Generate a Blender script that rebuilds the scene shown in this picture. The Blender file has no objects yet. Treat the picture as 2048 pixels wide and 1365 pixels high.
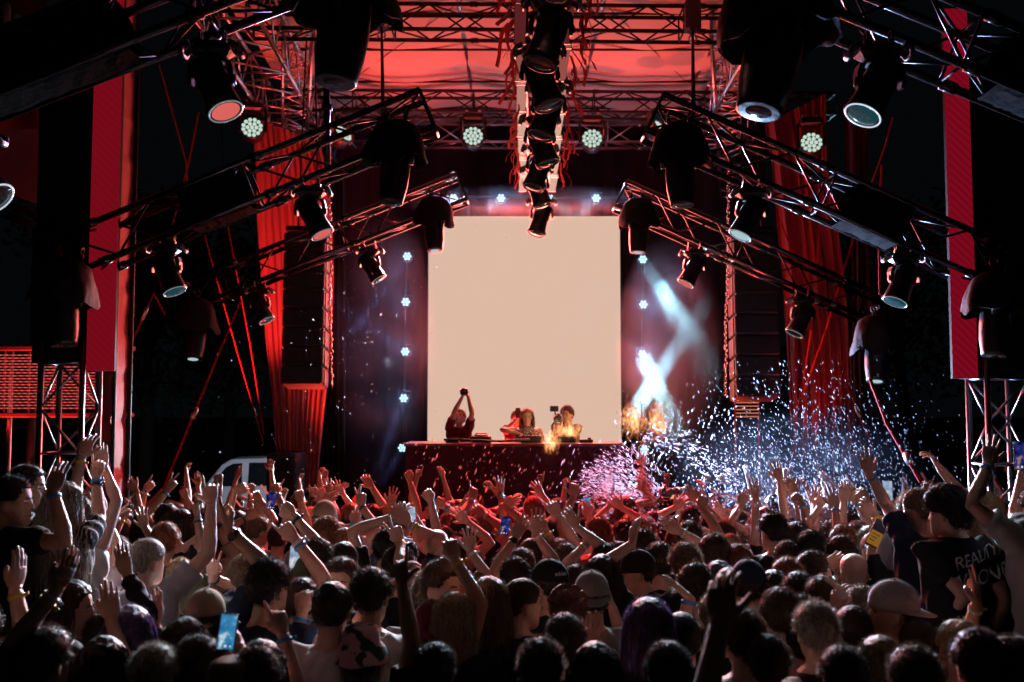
import bpy, bmesh, math, random
import numpy as np
from mathutils import Vector, Matrix, Quaternion, noise
R = math.radians
random.seed(11)
S = bpy.context.scene
COL = S.collection
# ---------------------------------------------------------------- camera
F, PCX, PCY, CAMZ = 1991.0, 1024.0, 682.5, 2.75
PITCH = math.atan((814 - PCY) / F)
cam = bpy.data.cameras.new("camera"); camo = bpy.data.objects.new("camera", cam); COL.objects.link(camo)
camo.location = (0, 0, CAMZ); camo.rotation_euler = (math.pi / 2 + PITCH, 0, 0)
cam.lens = F / 2048 * 36; cam.sensor_width = 36; cam.clip_start = 0.05; cam.clip_end = 500
cam.dof.use_dof = True; cam.dof.focus_distance = 7.5; cam.dof.aperture_fstop = 2.2
S.camera = camo
# ---------------------------------------------------------------- world: night sky
W = bpy.data.worlds.new("World"); S.world = W; W.use_nodes = True
W.node_tree.nodes["Background"].inputs[0].default_value = (0.30, 0.40, 0.48, 1)
W.node_tree.nodes["Background"].inputs[1].default_value = 0.005
# ---------------------------------------------------------------- view and render
S.view_settings.view_transform = 'Standard'; S.view_settings.look = 'None'
S.view_settings.exposure = 0.0; S.view_settings.gamma = 1.0
cy = S.cycles
cy.max_bounces = 5; cy.diffuse_bounces = 2; cy.glossy_bounces = 2; cy.transmission_bounces = 3
cy.transparent_max_bounces = 10; cy.volume_bounces = 0
cy.volume_step_rate = 2.0; cy.volume_max_steps = 96
cy.sample_clamp_indirect = 3.0; cy.caustics_reflective = False; cy.caustics_refractive = False
cy.use_denoising = True

def P(px, py, Y):
    """photo pixel (2048 x 1365) and world depth -> world point"""
    x = (px - PCX) / F; y = (PCY - py) / F
    c, s = math.cos(PITCH), math.sin(PITCH)
    k = Y / (c - y * s)
    return Vector((x * k, Y, CAMZ + (s + y * c) * k))

def pix(v):
    c, s = math.cos(PITCH), math.sin(PITCH)
    dy, dz = v.y, v.z - CAMZ
    d = dy * c + dz * s; u = -dy * s + dz * c
    return PCX + F * v.x / d, PCY - F * u / d

# ---------------------------------------------------------------- stage lamps that light the scene
def spot(loc, target, color, power, size=40, blend=0.4, radius=0.08):
    l = bpy.data.lights.new("spot_light", 'SPOT'); o = bpy.data.objects.new("spot_light", l); COL.objects.link(o)
    o.location = loc; l.color = color; l.energy = power; l.spot_size = R(size); l.spot_blend = blend; l.shadow_soft_size = radius
    o.rotation_euler = (Vector(target) - Vector(loc)).to_track_quat('-Z', 'Y').to_euler()
    return o
def area(loc, target, color, power, sx, sy, spread=180):
    l = bpy.data.lights.new("area_light", 'AREA'); o = bpy.data.objects.new("area_light", l); COL.objects.link(o)
    l.shape = 'RECTANGLE'; l.size = sx; l.size_y = sy; l.energy = power; l.color = color; l.spread = R(spread)
    o.location = loc; o.rotation_euler = (Vector(target) - Vector(loc)).to_track_quat('-Z', 'Y').to_euler()
    return o
RED = (1.0, 0.035, 0.045); BLUE = (0.62, 0.86, 1.0); WHITE = (1.0, 0.93, 0.9); WARM = (1, 0.62, 0.45)
# red uplights on the stage deck throw colour on the roof cloth
for x, e in ((-2.6, 300), (0.0, 520), (2.7, 360)):
    spot((x * 1.0, 15.3 if x == 0 else 14.9, 1.3), (x * 0.8, 13.6, 8.2), (1.0, 0.055, 0.032), e * 3.0, 84, 0.7, 0.12)
spot((-4.9, 13.0, 2.2), (-3.75, 15.4, 5.0), (1, .04, .05), 620, 50, .8)
spot((4.9, 14.9, 1.6), (4.0, 15.8, 5.5), (1, .05, .05), 110, 60, .6)
spot((-3.7, 13.0, 1.6), (-3.5, 16.2, 7.6), (1, .07, .06), 750, 50, .5)
spot((3.9, 13.0, 1.6), (3.5, 16.2, 7.6), (1, .06, .06), 300, 45, .5)
# ---- beams from around the screen light the crowd from behind
for x, y, Y, tx, ty, e, sz in ((815, 514, 16.4, -3.5, 5.2, 1.2, 14), (811, 704, 16.4, -2.9, 6.5, 1, 14), (805, 896, 14.5, -2.6, 9, .35, 50), (812, 605, 16.4, -2.0, 4.5, 1, 18), (1285, 520, 16.4, 3.6, 5.2, 1.2, 14), (1286, 610, 16.4, 2.2, 5, 1, 18), (1288, 899, 14.5, 2.6, 9, .3, 46), (907, 398, 16.4, -1.6, 4.2, 1.0, 18), (1286, 399, 16.4, 2.9, 6, 1.0, 16), (1192, 398, 16.4, .9, 4, .7, 18), (1002, 398, 16.4, -.6, 4, .7, 18)):
    p = P(x, y, Y - .15); t = Vector((tx, ty, 1.7)); p = p + (t - p) * ((1.0 if Y > 15 else .1) / (Y - ty)); spot(p, t, BLUE, 6300 * e, sz, .5, .08)
# ---- the four round wash lights: cool white backlight on the crowd
for x, y, tx, ty, e in ((505, 259, -1.5, 4.9, 3.4), (946, 276, -.9, 4.6, .5), (1184, 281, .9, 4.6, .5), (1622, 289, 1.7, 4.9, 3.4)):
    spot(P(x, y + 6, 15.4), (tx, ty, 1.6), (.72, .9, 1.0), 900 * e, 15 if e > 1 else 28, .7, .16)
# ---- red wash from the roof truss on the middle of the crowd
for x, e in ((-.9, 1), (0.3, 1.3), (1.5, 1)): spot((x, 15.9, 7.4), (x * .95, 10.0, 1.6), (1, .032, .036), 14500 * e, 26, .9, .15)
# ---- weak fill spots added overhead to lift the backs of the near crowd
spot(P(440, 245, 5.5), (-1.5, 4.3, 1.5), (1, .6, .5), 11, 120, .8, .12)
spot(P(1735, 255, 5.5), (1.7, 4.3, 1.5), (.8, .88, .9), 9, 120, .8, .12)
spot((.25, 6.0, 5.4), (.1, 4.2, 1.5), (1, .45, .4), 6, 120, .8, .12)
# ---- blue spots added in front of the booth end to brighten the spray
spot(P(1300, 903, 14.0), P(1255, 945, 10.8), (.36, .6, 1.0), 5200, 40, .5, .06)
spot(P(1302, 892, 14.0), P(1620, 905, 10.8), (.36, .58, 1.0), 5200, 62, .6, .06)
spot(P(1302, 880, 14.0), P(1760, 840, 10.2), (.36, .58, 1.0), 3600, 50, .6, .06)
spot((-5.0, 17.4, 2.3), (-5.5, 20.5, 1.1), (.7, .82, 1.0), 110, 80, .7, .2)  # soft cool lamp added to light the parked van
# ---- narrow beams through the smoke beside the screen
def beam(p, q, color, power, size=.15, spread=9):
    o = area(p, q, color, power, size, size, spread); o.data.shape = 'DISK'; return o
beam(P(1287, 524, 16.38), P(1362, 640, 16.0), (.35, .8, 1.0), 9, .22, 16)
beam(P(1286, 714, 16.38), P(1345, 840, 16.05), (.35, .8, 1.0), 15, .28, 6)
beam(P(1262, 832, 16.3), P(1366, 676, 16.3), (.35, .8, 1.0), 15, .28, 5)
spot((1.5, 15.0, 1.6), P(1330, 650, 16.0), (1, .05, .05), 110, 50, .6, .1)
for x, y, tx, ty, e in ((1002, 398, 940, 445, 3), (907, 398, 965, 450, 2), (1100, 399, 1160, 445, 3), (1192, 398, 1135, 450, 3), (1286, 399, 1420, 520, 3), (811, 704, 720, 640, 3), (805, 896, 750, 990, 6), (815, 514, 760, 590, 4), (808, 797, 770, 900, 4)):
    q = P(tx, ty, 15.9); p = P(x, y, 16.38); beam(p, q, (.5, .78, 1.0) if x > 850 else (.32, .36, 1.0), e * (.5 if x > 850 else .22), .14, 8)
for x, y in ((907, 398), (1002, 398), (1192, 398), (1286, 399), (815, 514), (812, 605), (811, 704), (808, 797), (1285, 520), (1286, 610), (1284, 709)):
    l = bpy.data.lights.new("lamp_glow", 'POINT'); l.energy = 9; l.color = (.22, .5, 1.0); l.shadow_soft_size = .06; o = bpy.data.objects.new("lamp_glow", l); COL.objects.link(o); o.location = P(x, y, 16.3)
# ---- violet spots added to draw glints along the sloping ribs
for x, y, q in ((907, 398, P(330, 40, 6)), (1286, 399, P(1850, 70, 6)), (1002, 398, P(560, 350, 8.5)), (1192, 398, P(1620, 380, 8.5))):
    spot(P(x, y, 15.1) + Vector((0, 0, .3)), q, (.55, .45, 1.0), 3600, 16, .6, .06)
# ---- the glowing screen's own red-orange spill over the stage edge and crowd
area((.15, 16.7, 4.3), (.15, 8, 2.2), (1, .13, .095), 750, 3.1, 3.6, 92)
# ---- red spots added to colour the banner, tent cloth and cloth pillar
spot((-5.3, 10.4, .3), (-5.9, 11.7, 5.2), (1, .06, .05), 900, 50, .6, .1)
spot((-2.6, 13.6, 1.3), (-3.8, 9.8, 3.6), (1, .04, .05), 200, 30, .6, .1)
W.node_tree.nodes["Background"].inputs[1].default_value = 0.0042
# ---------------------------------------------------------------- materials
def mat(name, col=(.5, .5, .5), rough=.5, metal=0.0, spec=.5, emit=None, estr=0.0, var=0.0, vscale=8.0, bump=0.0, bscale=40.0, trans=0.0):
    m = bpy.data.materials.new(name); m.use_nodes = True
    nt = m.node_tree; b = nt.nodes["Principled BSDF"]
    b.inputs["Base Color"].default_value = (*col, 1); b.inputs["Roughness"].default_value = rough
    b.inputs["Metallic"].default_value = metal; b.inputs["Specular IOR Level"].default_value = spec
    if emit:
        b.inputs["Emission Color"].default_value = (*emit, 1); b.inputs["Emission Strength"].default_value = estr
    tc = None
    if var or bump:
        tc = nt.nodes.new("ShaderNodeTexCoord")
    if var:
        n = nt.nodes.new("ShaderNodeTexNoise"); n.inputs["Scale"].default_value = vscale; n.inputs["Detail"].default_value = 5
        nt.links.new(tc.outputs["Object"], n.inputs["Vector"])
        mx = nt.nodes.new("ShaderNodeMix"); mx.data_type = 'RGBA'
        mx.inputs["A"].default_value = (*[c * (1 - var) for c in col], 1); mx.inputs["B"].default_value = (*[min(1, c * (1 + var)) for c in col], 1)
        nt.links.new(n.outputs["Fac"], mx.inputs["Factor"]); nt.links.new(mx.outputs["Result"], b.inputs["Base Color"])
    if bump:
        n2 = nt.nodes.new("ShaderNodeTexNoise"); n2.inputs["Scale"].default_value = bscale; n2.inputs["Detail"].default_value = 4
        nt.links.new(tc.outputs["Object"], n2.inputs["Vector"])
        bp = nt.nodes.new("ShaderNodeBump"); bp.inputs["Strength"].default_value = bump; bp.inputs["Distance"].default_value = .02
        nt.links.new(n2.outputs["Fac"], bp.inputs["Height"]); nt.links.new(bp.outputs["Normal"], b.inputs["Normal"])
    if trans:
        t = nt.nodes.new("ShaderNodeBsdfTranslucent"); t.inputs["Color"].default_value = (*col, 1)
        ms = nt.nodes.new("ShaderNodeMixShader"); ms.inputs[0].default_value = trans
        out = nt.nodes["Material Output"]
        nt.links.new(b.outputs[0], ms.inputs[1]); nt.links.new(t.outputs[0], ms.inputs[2]); nt.links.new(ms.outputs[0], out.inputs[0])
    return m
def emat(name, col, strength):
    m = bpy.data.materials.new(name); m.use_nodes = True; nt = m.node_tree; nt.nodes.clear()
    e = nt.nodes.new("ShaderNodeEmission"); e.inputs[0].default_value = (*col, 1); e.inputs[1].default_value = strength
    o = nt.nodes.new("ShaderNodeOutputMaterial"); nt.links.new(e.outputs[0], o.inputs[0])
    return m
BLK = mat("black_metal", (.018, .018, .02), .32, .6, .5, var=.4, vscale=30)
BLKM = mat("black_paint", (.012, .012, .013), .55, 0, .4, var=.4, vscale=20, bump=.15)
CHORD = mat("black_tube", (.10, .10, .11), .26, 1.0, .5)
ALU = mat("aluminium_tube", (.62, .62, .64), .3, 1.0, .5, var=.15, vscale=15)
STEEL = mat("chain_steel", (.7, .7, .72), .25, 1.0)
PLASTIC = mat("black_plastic", (.012, .012, .014), .35, 0, .5, bump=.3, bscale=12)
RAIN = mat("rain_cover_sheet", (.008, .008, .009), .7, 0, .25, bump=.6, bscale=9)
CLOTHB = mat("black_cloth", (.01, .01, .011), .85, 0, .2, var=.3, bump=.3, bscale=60)
GRILLE = mat("speaker_grille", (.014, .015, .02), .6, .2, .4, bump=.4, bscale=200)
LENS = mat("lens_glass", (.02, .07, .08), .08, 0, .9)
RUBBER = mat("rubber", (.015, .015, .015), .7)

# ---------------------------------------------------------------- mesh building
class MB:
    def __init__(s): s.v = []; s.f = []; s.m = []
    def add(s, vs, fs, mi=0):
        b = len(s.v); s.v.extend([tuple(v) for v in vs]); s.f.extend([tuple(i + b for i in f) for f in fs]); s.m.extend([mi] * len(fs))
    def loft(s, rings, cap=True, mi=0, closed=True):
        n = len(rings[0]); vs = [p for r in rings for p in r]; fs = []
        for k in range(len(rings) - 1):
            for i in range(n if closed else n - 1):
                j = (i + 1) % n; fs.append((k * n + i, k * n + j, (k + 1) * n + j, (k + 1) * n + i))
        if cap:
            fs.append(tuple(range(n - 1, -1, -1))); fs.append(tuple((len(rings) - 1) * n + i for i in range(n)))
        s.add(vs, fs, mi)
    def tube(s, pts, rad, n=8, mi=0, cap=True, flat=1.0, up=None):
        pts = [Vector(p) for p in pts]
        if not hasattr(rad, '__len__'): rad = [rad] * len(pts)
        rings = []; pu = None
        for i, p in enumerate(pts):
            a = pts[max(i - 1, 0)]; b = pts[min(i + 1, len(pts) - 1)]
            t = (b - a)
            t = t.normalized() if t.length > 1e-9 else Vector((0, 0, 1))
            if pu is None:
                u = Vector(up) if up is not None else (Vector((0, 0, 1)) if abs(t.z) < .9 else Vector((0, 1, 0)))
            else: u = pu
            u = (u - t * u.dot(t))
            if u.length < 1e-6: u = t.orthogonal()
            u.normalize(); w = t.cross(u); pu = u
            rings.append([p + (u * math.cos(2 * math.pi * k / n) * flat + w * math.sin(2 * math.pi * k / n)) * rad[i] for k in range(n)])
        s.loft(rings, cap, mi)
    def box(s, c, size, M=None, mi=0, taper=1.0, bev=0.0):
        c = Vector(c); x, y, z = [d / 2 for d in size]; M = M or Matrix.Identity(3)
        if bev:
            b = min(bev, x * .9, y * .9, z * .9)
            def oct(xx, yy, zz, t=1): return [(-xx * t + b, -yy * t, zz), (xx * t - b, -yy * t, zz), (xx * t, -yy * t + b, zz), (xx * t, yy * t - b, zz), (xx * t - b, yy * t, zz), (-xx * t + b, yy * t, zz), (-xx * t, yy * t - b, zz), (-xx * t, -yy * t + b, zz)]
            rr = [oct(x - b, y - b, -z), oct(x, y, -z + b), oct(x, y, z - b, taper), oct(x - b, y - b, z, taper)]
            s.loft([[c + M @ Vector(p) for p in r] for r in rr], True, mi); return
        vs = [c + M @ Vector((sx * x * (taper if sz > 0 else 1), sy * y * (taper if sz > 0 else 1), sz * z)) for sx, sy, sz in ((-1, -1, -1), (1, -1, -1), (1, 1, -1), (-1, 1, -1), (-1, -1, 1), (1, -1, 1), (1, 1, 1), (-1, 1, 1))]
        s.add(vs, [(3, 2, 1, 0), (4, 5, 6, 7), (0, 1, 5, 4), (1, 2, 6, 5), (2, 3, 7, 6), (3, 0, 4, 7)], mi)
    def lathe(s, prof, n=20, M=None, mi=0, cap=True):
        M = M or Matrix.Identity(4)
        s.loft([[M @ Vector((r * math.cos(2 * math.pi * k / n), r * math.sin(2 * math.pi * k / n), z)) for k in range(n)] for r, z in prof], cap, mi)
    def ell(s, c, r, n=12, m=8, M=None, mi=0):
        c = Vector(c); M = M or Matrix.Identity(3); rings = []
        for j in range(1, m):
            a = math.pi * j / m
            rings.append([c + M @ Vector((r[0] * math.sin(a) * math.cos(2 * math.pi * k / n), r[1] * math.sin(a) * math.sin(2 * math.pi * k / n), -r[2] * math.cos(a))) for k in range(n)])
        s.loft(rings, True, mi)
    def torus(s, c, R0, r, M=None, n=20, m=6, mi=0, sy=1.0):
        c = Vector(c); M = M or Matrix.Identity(3); vs = []; fs = []
        for i in range(n):
            a = 2 * math.pi * i / n
            for j in range(m):
                b = 2 * math.pi * j / m
                vs.append(c + M @ Vector(((R0 + r * math.cos(b)) * math.cos(a), (R0 * sy + r * math.cos(b)) * math.sin(a), r * math.sin(b))))
        for i in range(n):
            for j in range(m):
                fs.append((i * m + j, ((i + 1) % n) * m + j, ((i + 1) % n) * m + (j + 1) % m, i * m + (j + 1) % m))
        s.add(vs, fs, mi)
    def mesh(s, name, mats=(), smooth=False):
        me = bpy.data.meshes.new(name); me.from_pydata(s.v, [], s.f)
        for x in (mats if isinstance(mats, (list, tuple)) else [mats]): me.materials.append(x)
        if any(s.m): me.polygons.foreach_set("material_index", s.m)
        if smooth: me.polygons.foreach_set("use_smooth", [True] * len(me.polygons))
        me.update(); return me
    def build(s, name, mats, parent=None, smooth=False, loc=None):
        return link(name, s.mesh(name, mats, smooth), parent, loc)
def link(name, data, parent=None, loc=None):
    o = bpy.data.objects.new(name, data); COL.objects.link(o)
    if parent is not None: o.parent = parent
    if loc is not None: o.location = loc
    return o
def tag(o, label=None, cat=None, group=None, kind=None):
    if label: o["label"] = label
    if cat: o["category"] = cat
    if group: o["group"] = group
    if kind: o["kind"] = kind
    return o
def empty(name, loc, label, cat, group=None):
    o = link(name, None, None, loc); o.empty_display_size = .1
    return tag(o, label, cat, group)
def copy_tree(o, parent=None):
    c = o.copy(); COL.objects.link(c)
    if parent is not None: c.parent = parent
    for ch in list(o.children): copy_tree(ch, c)
    return c
def rotz(a): return Matrix.Rotation(a, 3, 'Z')
def frame(z, up=(0, 0, 1)):
    z = Vector(z).normalized(); u = Vector(up); u = u - z * u.dot(z)
    if u.length < 1e-4: u = z.orthogonal()
    u.normalize(); x = u.cross(z).normalized()
    return Matrix((x, u, z)).transposed()

def text_mesh(s, size, m, ext=.001, shear=0.0):
    c = bpy.data.curves.new("lettering", 'FONT'); c.body = s; c.size = size; c.extrude = ext; c.shear = shear; c.align_x = 'CENTER'; c.align_y = 'CENTER'; c.resolution_u = 3
    o = bpy.data.objects.new("lettering_source", c); COL.objects.link(o)
    me = bpy.data.meshes.new_from_object(o.evaluated_get(bpy.context.evaluated_depsgraph_get()))
    bpy.data.objects.remove(o); me.name = "lettering"; me.materials.clear(); me.materials.append(m); return me
# ================================================================ SETTING
def ground_z(y): return .036 * max(0.0, min(9.0 - y, 9.0))   # the field rises gently away from the stage
def ground():
    mb = MB(); ys = [-60, -20, -5] + [i * .5 for i in range(19)] + [12, 20, 60, 260]
    mb.add([(x, y, ground_z(y)) for y in ys for x in (-150, 0, 150)], [(3 * j + i, 3 * j + i + 1, 3 * j + i + 4, 3 * j + i + 3) for j in range(len(ys) - 1) for i in (0, 1)])
    o = mb.build("ground", mat("trampled_ground", (.06, .055, .045), .9, var=.5, vscale=3, bump=.5, bscale=20)); tag(o, kind="structure")
ground()
REDCLOTH = mat("red_lit_cloth", (.55, .16, .15), .75, 0, .25, var=.12, vscale=3, bump=.25, bscale=14, trans=.2)
CANVAS = mat("roof_canvas", (.68, .56, .42), .6, 0, .3, var=.14, vscale=1.2, bump=.35, bscale=5)
WINE = mat("wine_backdrop", (.026, .009, .013), .85, 0, .2, var=.3, vscale=3, bump=.3, bscale=30)

def box_truss(name, label, a, b, w, h, cm, lm, group=None, seg=None, r=.024, rl=.0085, up=(0, 0, 1), cat="truss", sleeve=None):
    a, b = Vector(a), Vector(b); L = (b - a).length; t = (b - a).normalized()
    u = Vector(up); u = (u - t * u.dot(t)).normalized(); s = t.cross(u).normalized()
    root = empty(name, a, label, cat, group)
    n = seg or max(3, round(L / (h * 1.15)))
    C = [s * (w / 2 * i) + u * (h / 2 * j) for i, j in ((-1, -1), (1, -1), (1, 1), (-1, 1))]
    for c in C:
        mb = MB(); mb.tube([c, c + t * L], r, 10)
        # sleeves where sections couple
        for k in range(1, int(L / 1.5) + 1):
            q = c + t * min(L - .05, k * 1.5); mb.tube([q - t * .05, q + t * .05], r * 1.35, 10)
        mb.build("chord", cm, root, True)
    mb = MB()
    for q in range(4):
        c0, c1 = C[q], C[(q + 1) % 4]
        for k in range(n):
            p0 = (c0 if (k + q) % 2 else c1) + t * (L * k / n); p1 = (c1 if (k + q) % 2 else c0) + t * (L * (k + 1) / n)
            mb.tube([p0, p1], rl, 6)
        for k in (0, n): mb.tube([c0 + t * (L * k / n), c1 + t * (L * k / n)], rl * 1.3, 6)
        for k in range(4, n, 4): mb.tube([c0 + t * (L * k / n), c1 + t * (L * k / n)], rl, 6)
    mb.build("lattice", lm, root, True)
    if sleeve:
        for f0, f1 in sleeve:
            m2 = MB(); k = 14
            rings = []
            for i in range(k + 1):
                f = f0 + (f1 - f0) * i / k; ring = []
                for aa in range(16):
                    an = 2 * math.pi * aa / 16; g = 1.13 + .07 * noise.noise(Vector((i * .9, aa * .8, f0 * 9)))
                    cx = max(-1, min(1, 1.35 * math.cos(an))); cz = max(-1, min(1, 1.35 * math.sin(an)))
                    ring.append(t * (L * f) + s * (w / 2 * cx * g) + u * (h / 2 * cz * g))
                rings.append(ring)
            m2.loft(rings, False); m2.build("wrap", SPARK, root)
    return root
SPARK = mat("black_foil_wrap", (.004, .004, .005), .85, 0, .03, bump=.4, bscale=22)
ribs = [
 ("nearest roof rib over the banner side, black box truss with foil-wrapped end", P(-70, 178, 6), P(640, -95, 6), [(.04, .45)]),
 ("nearest roof rib over the shirt-lettered man, black box truss with bluish glints", P(1490, -80, 6), P(2140, 188, 6), [(.78, .95)]),
 ("middle roof rib above the white van, black box truss carrying two moving lights", P(858, 228, 8.5), P(150, 516, 8.5), [(.52, .68)]),
 ("middle roof rib above the sparkling spray, black box truss carrying two moving lights", P(1305, 236, 8.5), P(2080, 580, 8.5), [(.5, .64)]),
 ("farthest roof rib crossing the red gathered drape, slim black box truss", P(925, 378, 12.5), P(385, 592, 12.5), None),
 ("farthest roof rib crossing the smoke clouds, slim black box truss", P(1240, 392, 12.5), P(1775, 634, 12.5), None),
]
for lb, a, b, sl in ribs:
    box_truss("roof_rib", lb, a, b, .34, .34, CHORD, BLK, "sloping truss ribs over the crowd", sleeve=sl, r=.029, rl=.011)
box_truss("roof_truss", "front horizontal black truss of the stage roof, topmost across the red canopy", P(500, 42, 13), P(1650, 52, 13), .4, .34, BLKM, BLKM, "stage roof cross trusses", seg=16, r=.028, rl=.013)
box_truss("roof_truss", "middle horizontal black truss of the stage roof carrying the round wash lights", P(470, 207, 16.3), P(1665, 214, 16.3), .4, .34, BLKM, BLKM, "stage roof cross trusses", seg=20, r=.028, rl=.013)
box_truss("roof_truss", "rear silver truss of the stage roof just above the dark backdrop", P(640, 266, 18.3), P(1500, 268, 18.3), .45, .45, ALU, ALU, "stage roof cross trusses", seg=12, r=.028, rl=.014)
for sx, lb in ((-1, "red lit lattice girder running along the roof edge beside the gathered drape"), (1, "red lit lattice girder running along the roof edge beside the dim drape")):
    box_truss("side_girder", lb, (3.35 * sx, 11.4, 7.6), (3.75 * sx, 19, 7.75), .75, .6, ALU, ALU, "roof edge girders", seg=15, r=.03, rl=.014)
    box_truss("roof_rafter", ("red lit pipe lattice beam slanting to the roof corner over the bright drape" if sx < 0 else "red lit pipe lattice beam slanting to the roof corner over the dim drape"), (2.9 * sx, 13.2, 8.0), (4.15 * sx, 18.6, 6.9), .4, .4, ALU, ALU, "roof edge girders", seg=16, r=.024, rl=.011)
def canopy():
    mb = MB(); nx, ny = 96, 90
    vs = []; fs = []
    for j in range(ny + 1):
        y = 10.6 + 8.6 * j / ny
        for i in range(nx + 1):
            x = -3.85 + 7.7 * i / nx
            z = 8.3 - .09 * abs(math.sin(math.pi * (x + .74) / 2.0)) - .07 * abs(math.sin(math.pi * (y - .3) / 1.45))
            z -= .03 * noise.noise(Vector((x * 1.4, y * .7, 1)))
            vs.append((x, y, z))
    for j in range(ny):
        for i in range(nx): fs.append((j * (nx + 1) + i, j * (nx + 1) + i + 1, (j + 1) * (nx + 1) + i + 1, (j + 1) * (nx + 1) + i))
    mb.add(vs, fs)
    root = mb.build("roof_canopy", CANVAS, None, True)
    tag(root, "red lit fabric roof canopy stretched over the stage", "canopy", None)
    for x in (-.74, 1.26, -2.74, 3.1):
        m2 = MB(); m2.tube([(x, 10.7, 8.26), (x + (.05 if x < 0 else -.05), 19.1, 8.26)], .035, 8); m2.build("rafter", ALU, root, True)
    for y in (12.1, 13.5, 14.9, 16.4, 17.9):
        m2 = MB(); m2.tube([(-3.6, y, 8.2), (3.6, y, 8.2)], .02, 6); m2.build("purlin", BLK, root, True)
    for a, b in (((-2.7, 16.3, 8.17), (-.2, 12.2, 8.17)), ((2.9, 16.3, 8.17), (.9, 12.4, 8.17))):
        m2 = MB(); m2.tube([a, b], .006, 5); m2.build("brace_wire", BLK, root)
canopy()

def gathered(name, label, left, right, Y, m, folds, depth, group, seed, cat="drape"):
    mb = MB(); nv, nu = 70, 110
    def lerp(tab, v):
        f = v * (len(tab) - 1); i = min(int(f), len(tab) - 2); f -= i
        return tab[i][0] + (tab[i + 1][0] - tab[i][0]) * f, tab[i][1] + (tab[i + 1][1] - tab[i][1]) * f
    vs = []; fs = []
    for j in range(nv + 1):
        v = j / nv; l = P(*lerp(left, v), Y); r = P(*lerp(right, v), Y)
        for i in range(nu + 1):
            u = i / nu; p = l.lerp(r, u)
            w = u * folds * math.pi * 2 + 3.4 * noise.noise(Vector((u * 2.2, v * 2.0, seed))) + 1.5 * noise.noise(Vector((u * 5, v * 5, seed + 9)))
            p.y += depth * (math.sin(w) + .45 * math.sin(2.3 * w + v * 3 + seed)) * (1 - .35 * math.sin(v * math.pi)) + depth * 1.2 * noise.noise(Vector((u * 5, v * 3, seed + 4)))
            vs.append(p)
    for j in range(nv):
        for i in range(nu): fs.append((j * (nu + 1) + i, (j + 1) * (nu + 1) + i, (j + 1) * (nu + 1) + i + 1, j * (nu + 1) + i + 1))
    mb.add(vs, fs); o = mb.build(name, m, None, True); return tag(o, label, cat, group)
SD = "side drapes of the stage"
gathered("drape", "bright red gathered drape sweeping down beside the hanging speakers", [(505, 235), (512, 330), (514, 440), (522, 560), (532, 690), (544, 790), (552, 900), (556, 985)], [(640, 285), (655, 350), (665, 440), (668, 560), (662, 690), (650, 800), (640, 900), (636, 985)], 15.4, REDCLOTH, 11, .04, SD, 1)
gathered("drape", "dim red gathered drape hanging behind the far rib above the spray", [(1530, 250), (1545, 330), (1552, 440), (1566, 560), (1575, 690), (1580, 800), (1584, 1000)], [(1648, 190), (1652, 330), (1672, 440), (1690, 560), (1700, 690), (1700, 800), (1702, 1000)], 15.6, mat("dim_red_cloth", (.25, .05, .06), .8, 0, .2, var=.15, vscale=3, trans=.15), 7, .07, SD, 5)
gathered("drape", "narrow black drape leg beside the gathered red drape", [(648, 340), (645, 1010)], [(690, 340), (690, 1010)], 15.9, CLOTHB, 4, .05, SD, 8)
gathered("backdrop", "tall wine dark backdrop cloth behind the bright screen", [(600, 246), (600, 1010)], [(1530, 246), (1530, 1010)], 18.8, WINE, 22, .05, None, 3, "backdrop")
gathered("drape", "dark drape hanging behind the dim drape at the spray side", [(1690, 230), (1700, 1000)], [(1735, 230), (1745, 1000)], 16.4, mat("wine_cloth", (.12, .03, .035), .85, 0, .2), 4, .06, SD, 9)

# ---------------------------------------------------------------- bright screen
def screen():
    a, b = P(857, 432, 16.9), P(1240, 432, 16.9); zb = P(855, 892, 16.9).z
    w = b.x - a.x; h = a.z - zb
    root = empty("stage_screen", ((a.x + b.x) / 2, 17.0, zb), "tall glowing peach white video screen behind the disc jockeys", "screen")
    m = bpy.data.materials.new("peach_screen"); m.use_nodes = True; nt = m.node_tree; nt.nodes.clear()
    e = nt.nodes.new("ShaderNodeEmission"); o = nt.nodes.new("ShaderNodeOutputMaterial"); nt.links.new(e.outputs[0], o.inputs[0])
    tc = nt.nodes.new("ShaderNodeTexCoord"); n = nt.nodes.new("ShaderNodeTexNoise"); n.inputs["Scale"].default_value = .5
    nt.links.new(tc.outputs["Object"], n.inputs["Vector"]); mx = nt.nodes.new("ShaderNodeMix"); mx.data_type = 'RGBA'
    mx.inputs["A"].default_value = (.735, .47, .36, 1); mx.inputs["B"].default_value = (.72, .50, .39, 1)
    nt.links.new(n.outputs["Fac"], mx.inputs["Factor"]); nt.links.new(mx.outputs["Result"], e.inputs[0]); e.inputs[1].default_value = 1.0
    mb = MB(); mb.box((0, -.03, h / 2), (w, .05, h)); mb.build("display_surface", m, root)
    mb = MB(); mb.box((0, .05, h / 2), (w + .04, .1, h + .04)); mb.build("housing", BLKM, root)
screen()
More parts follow.
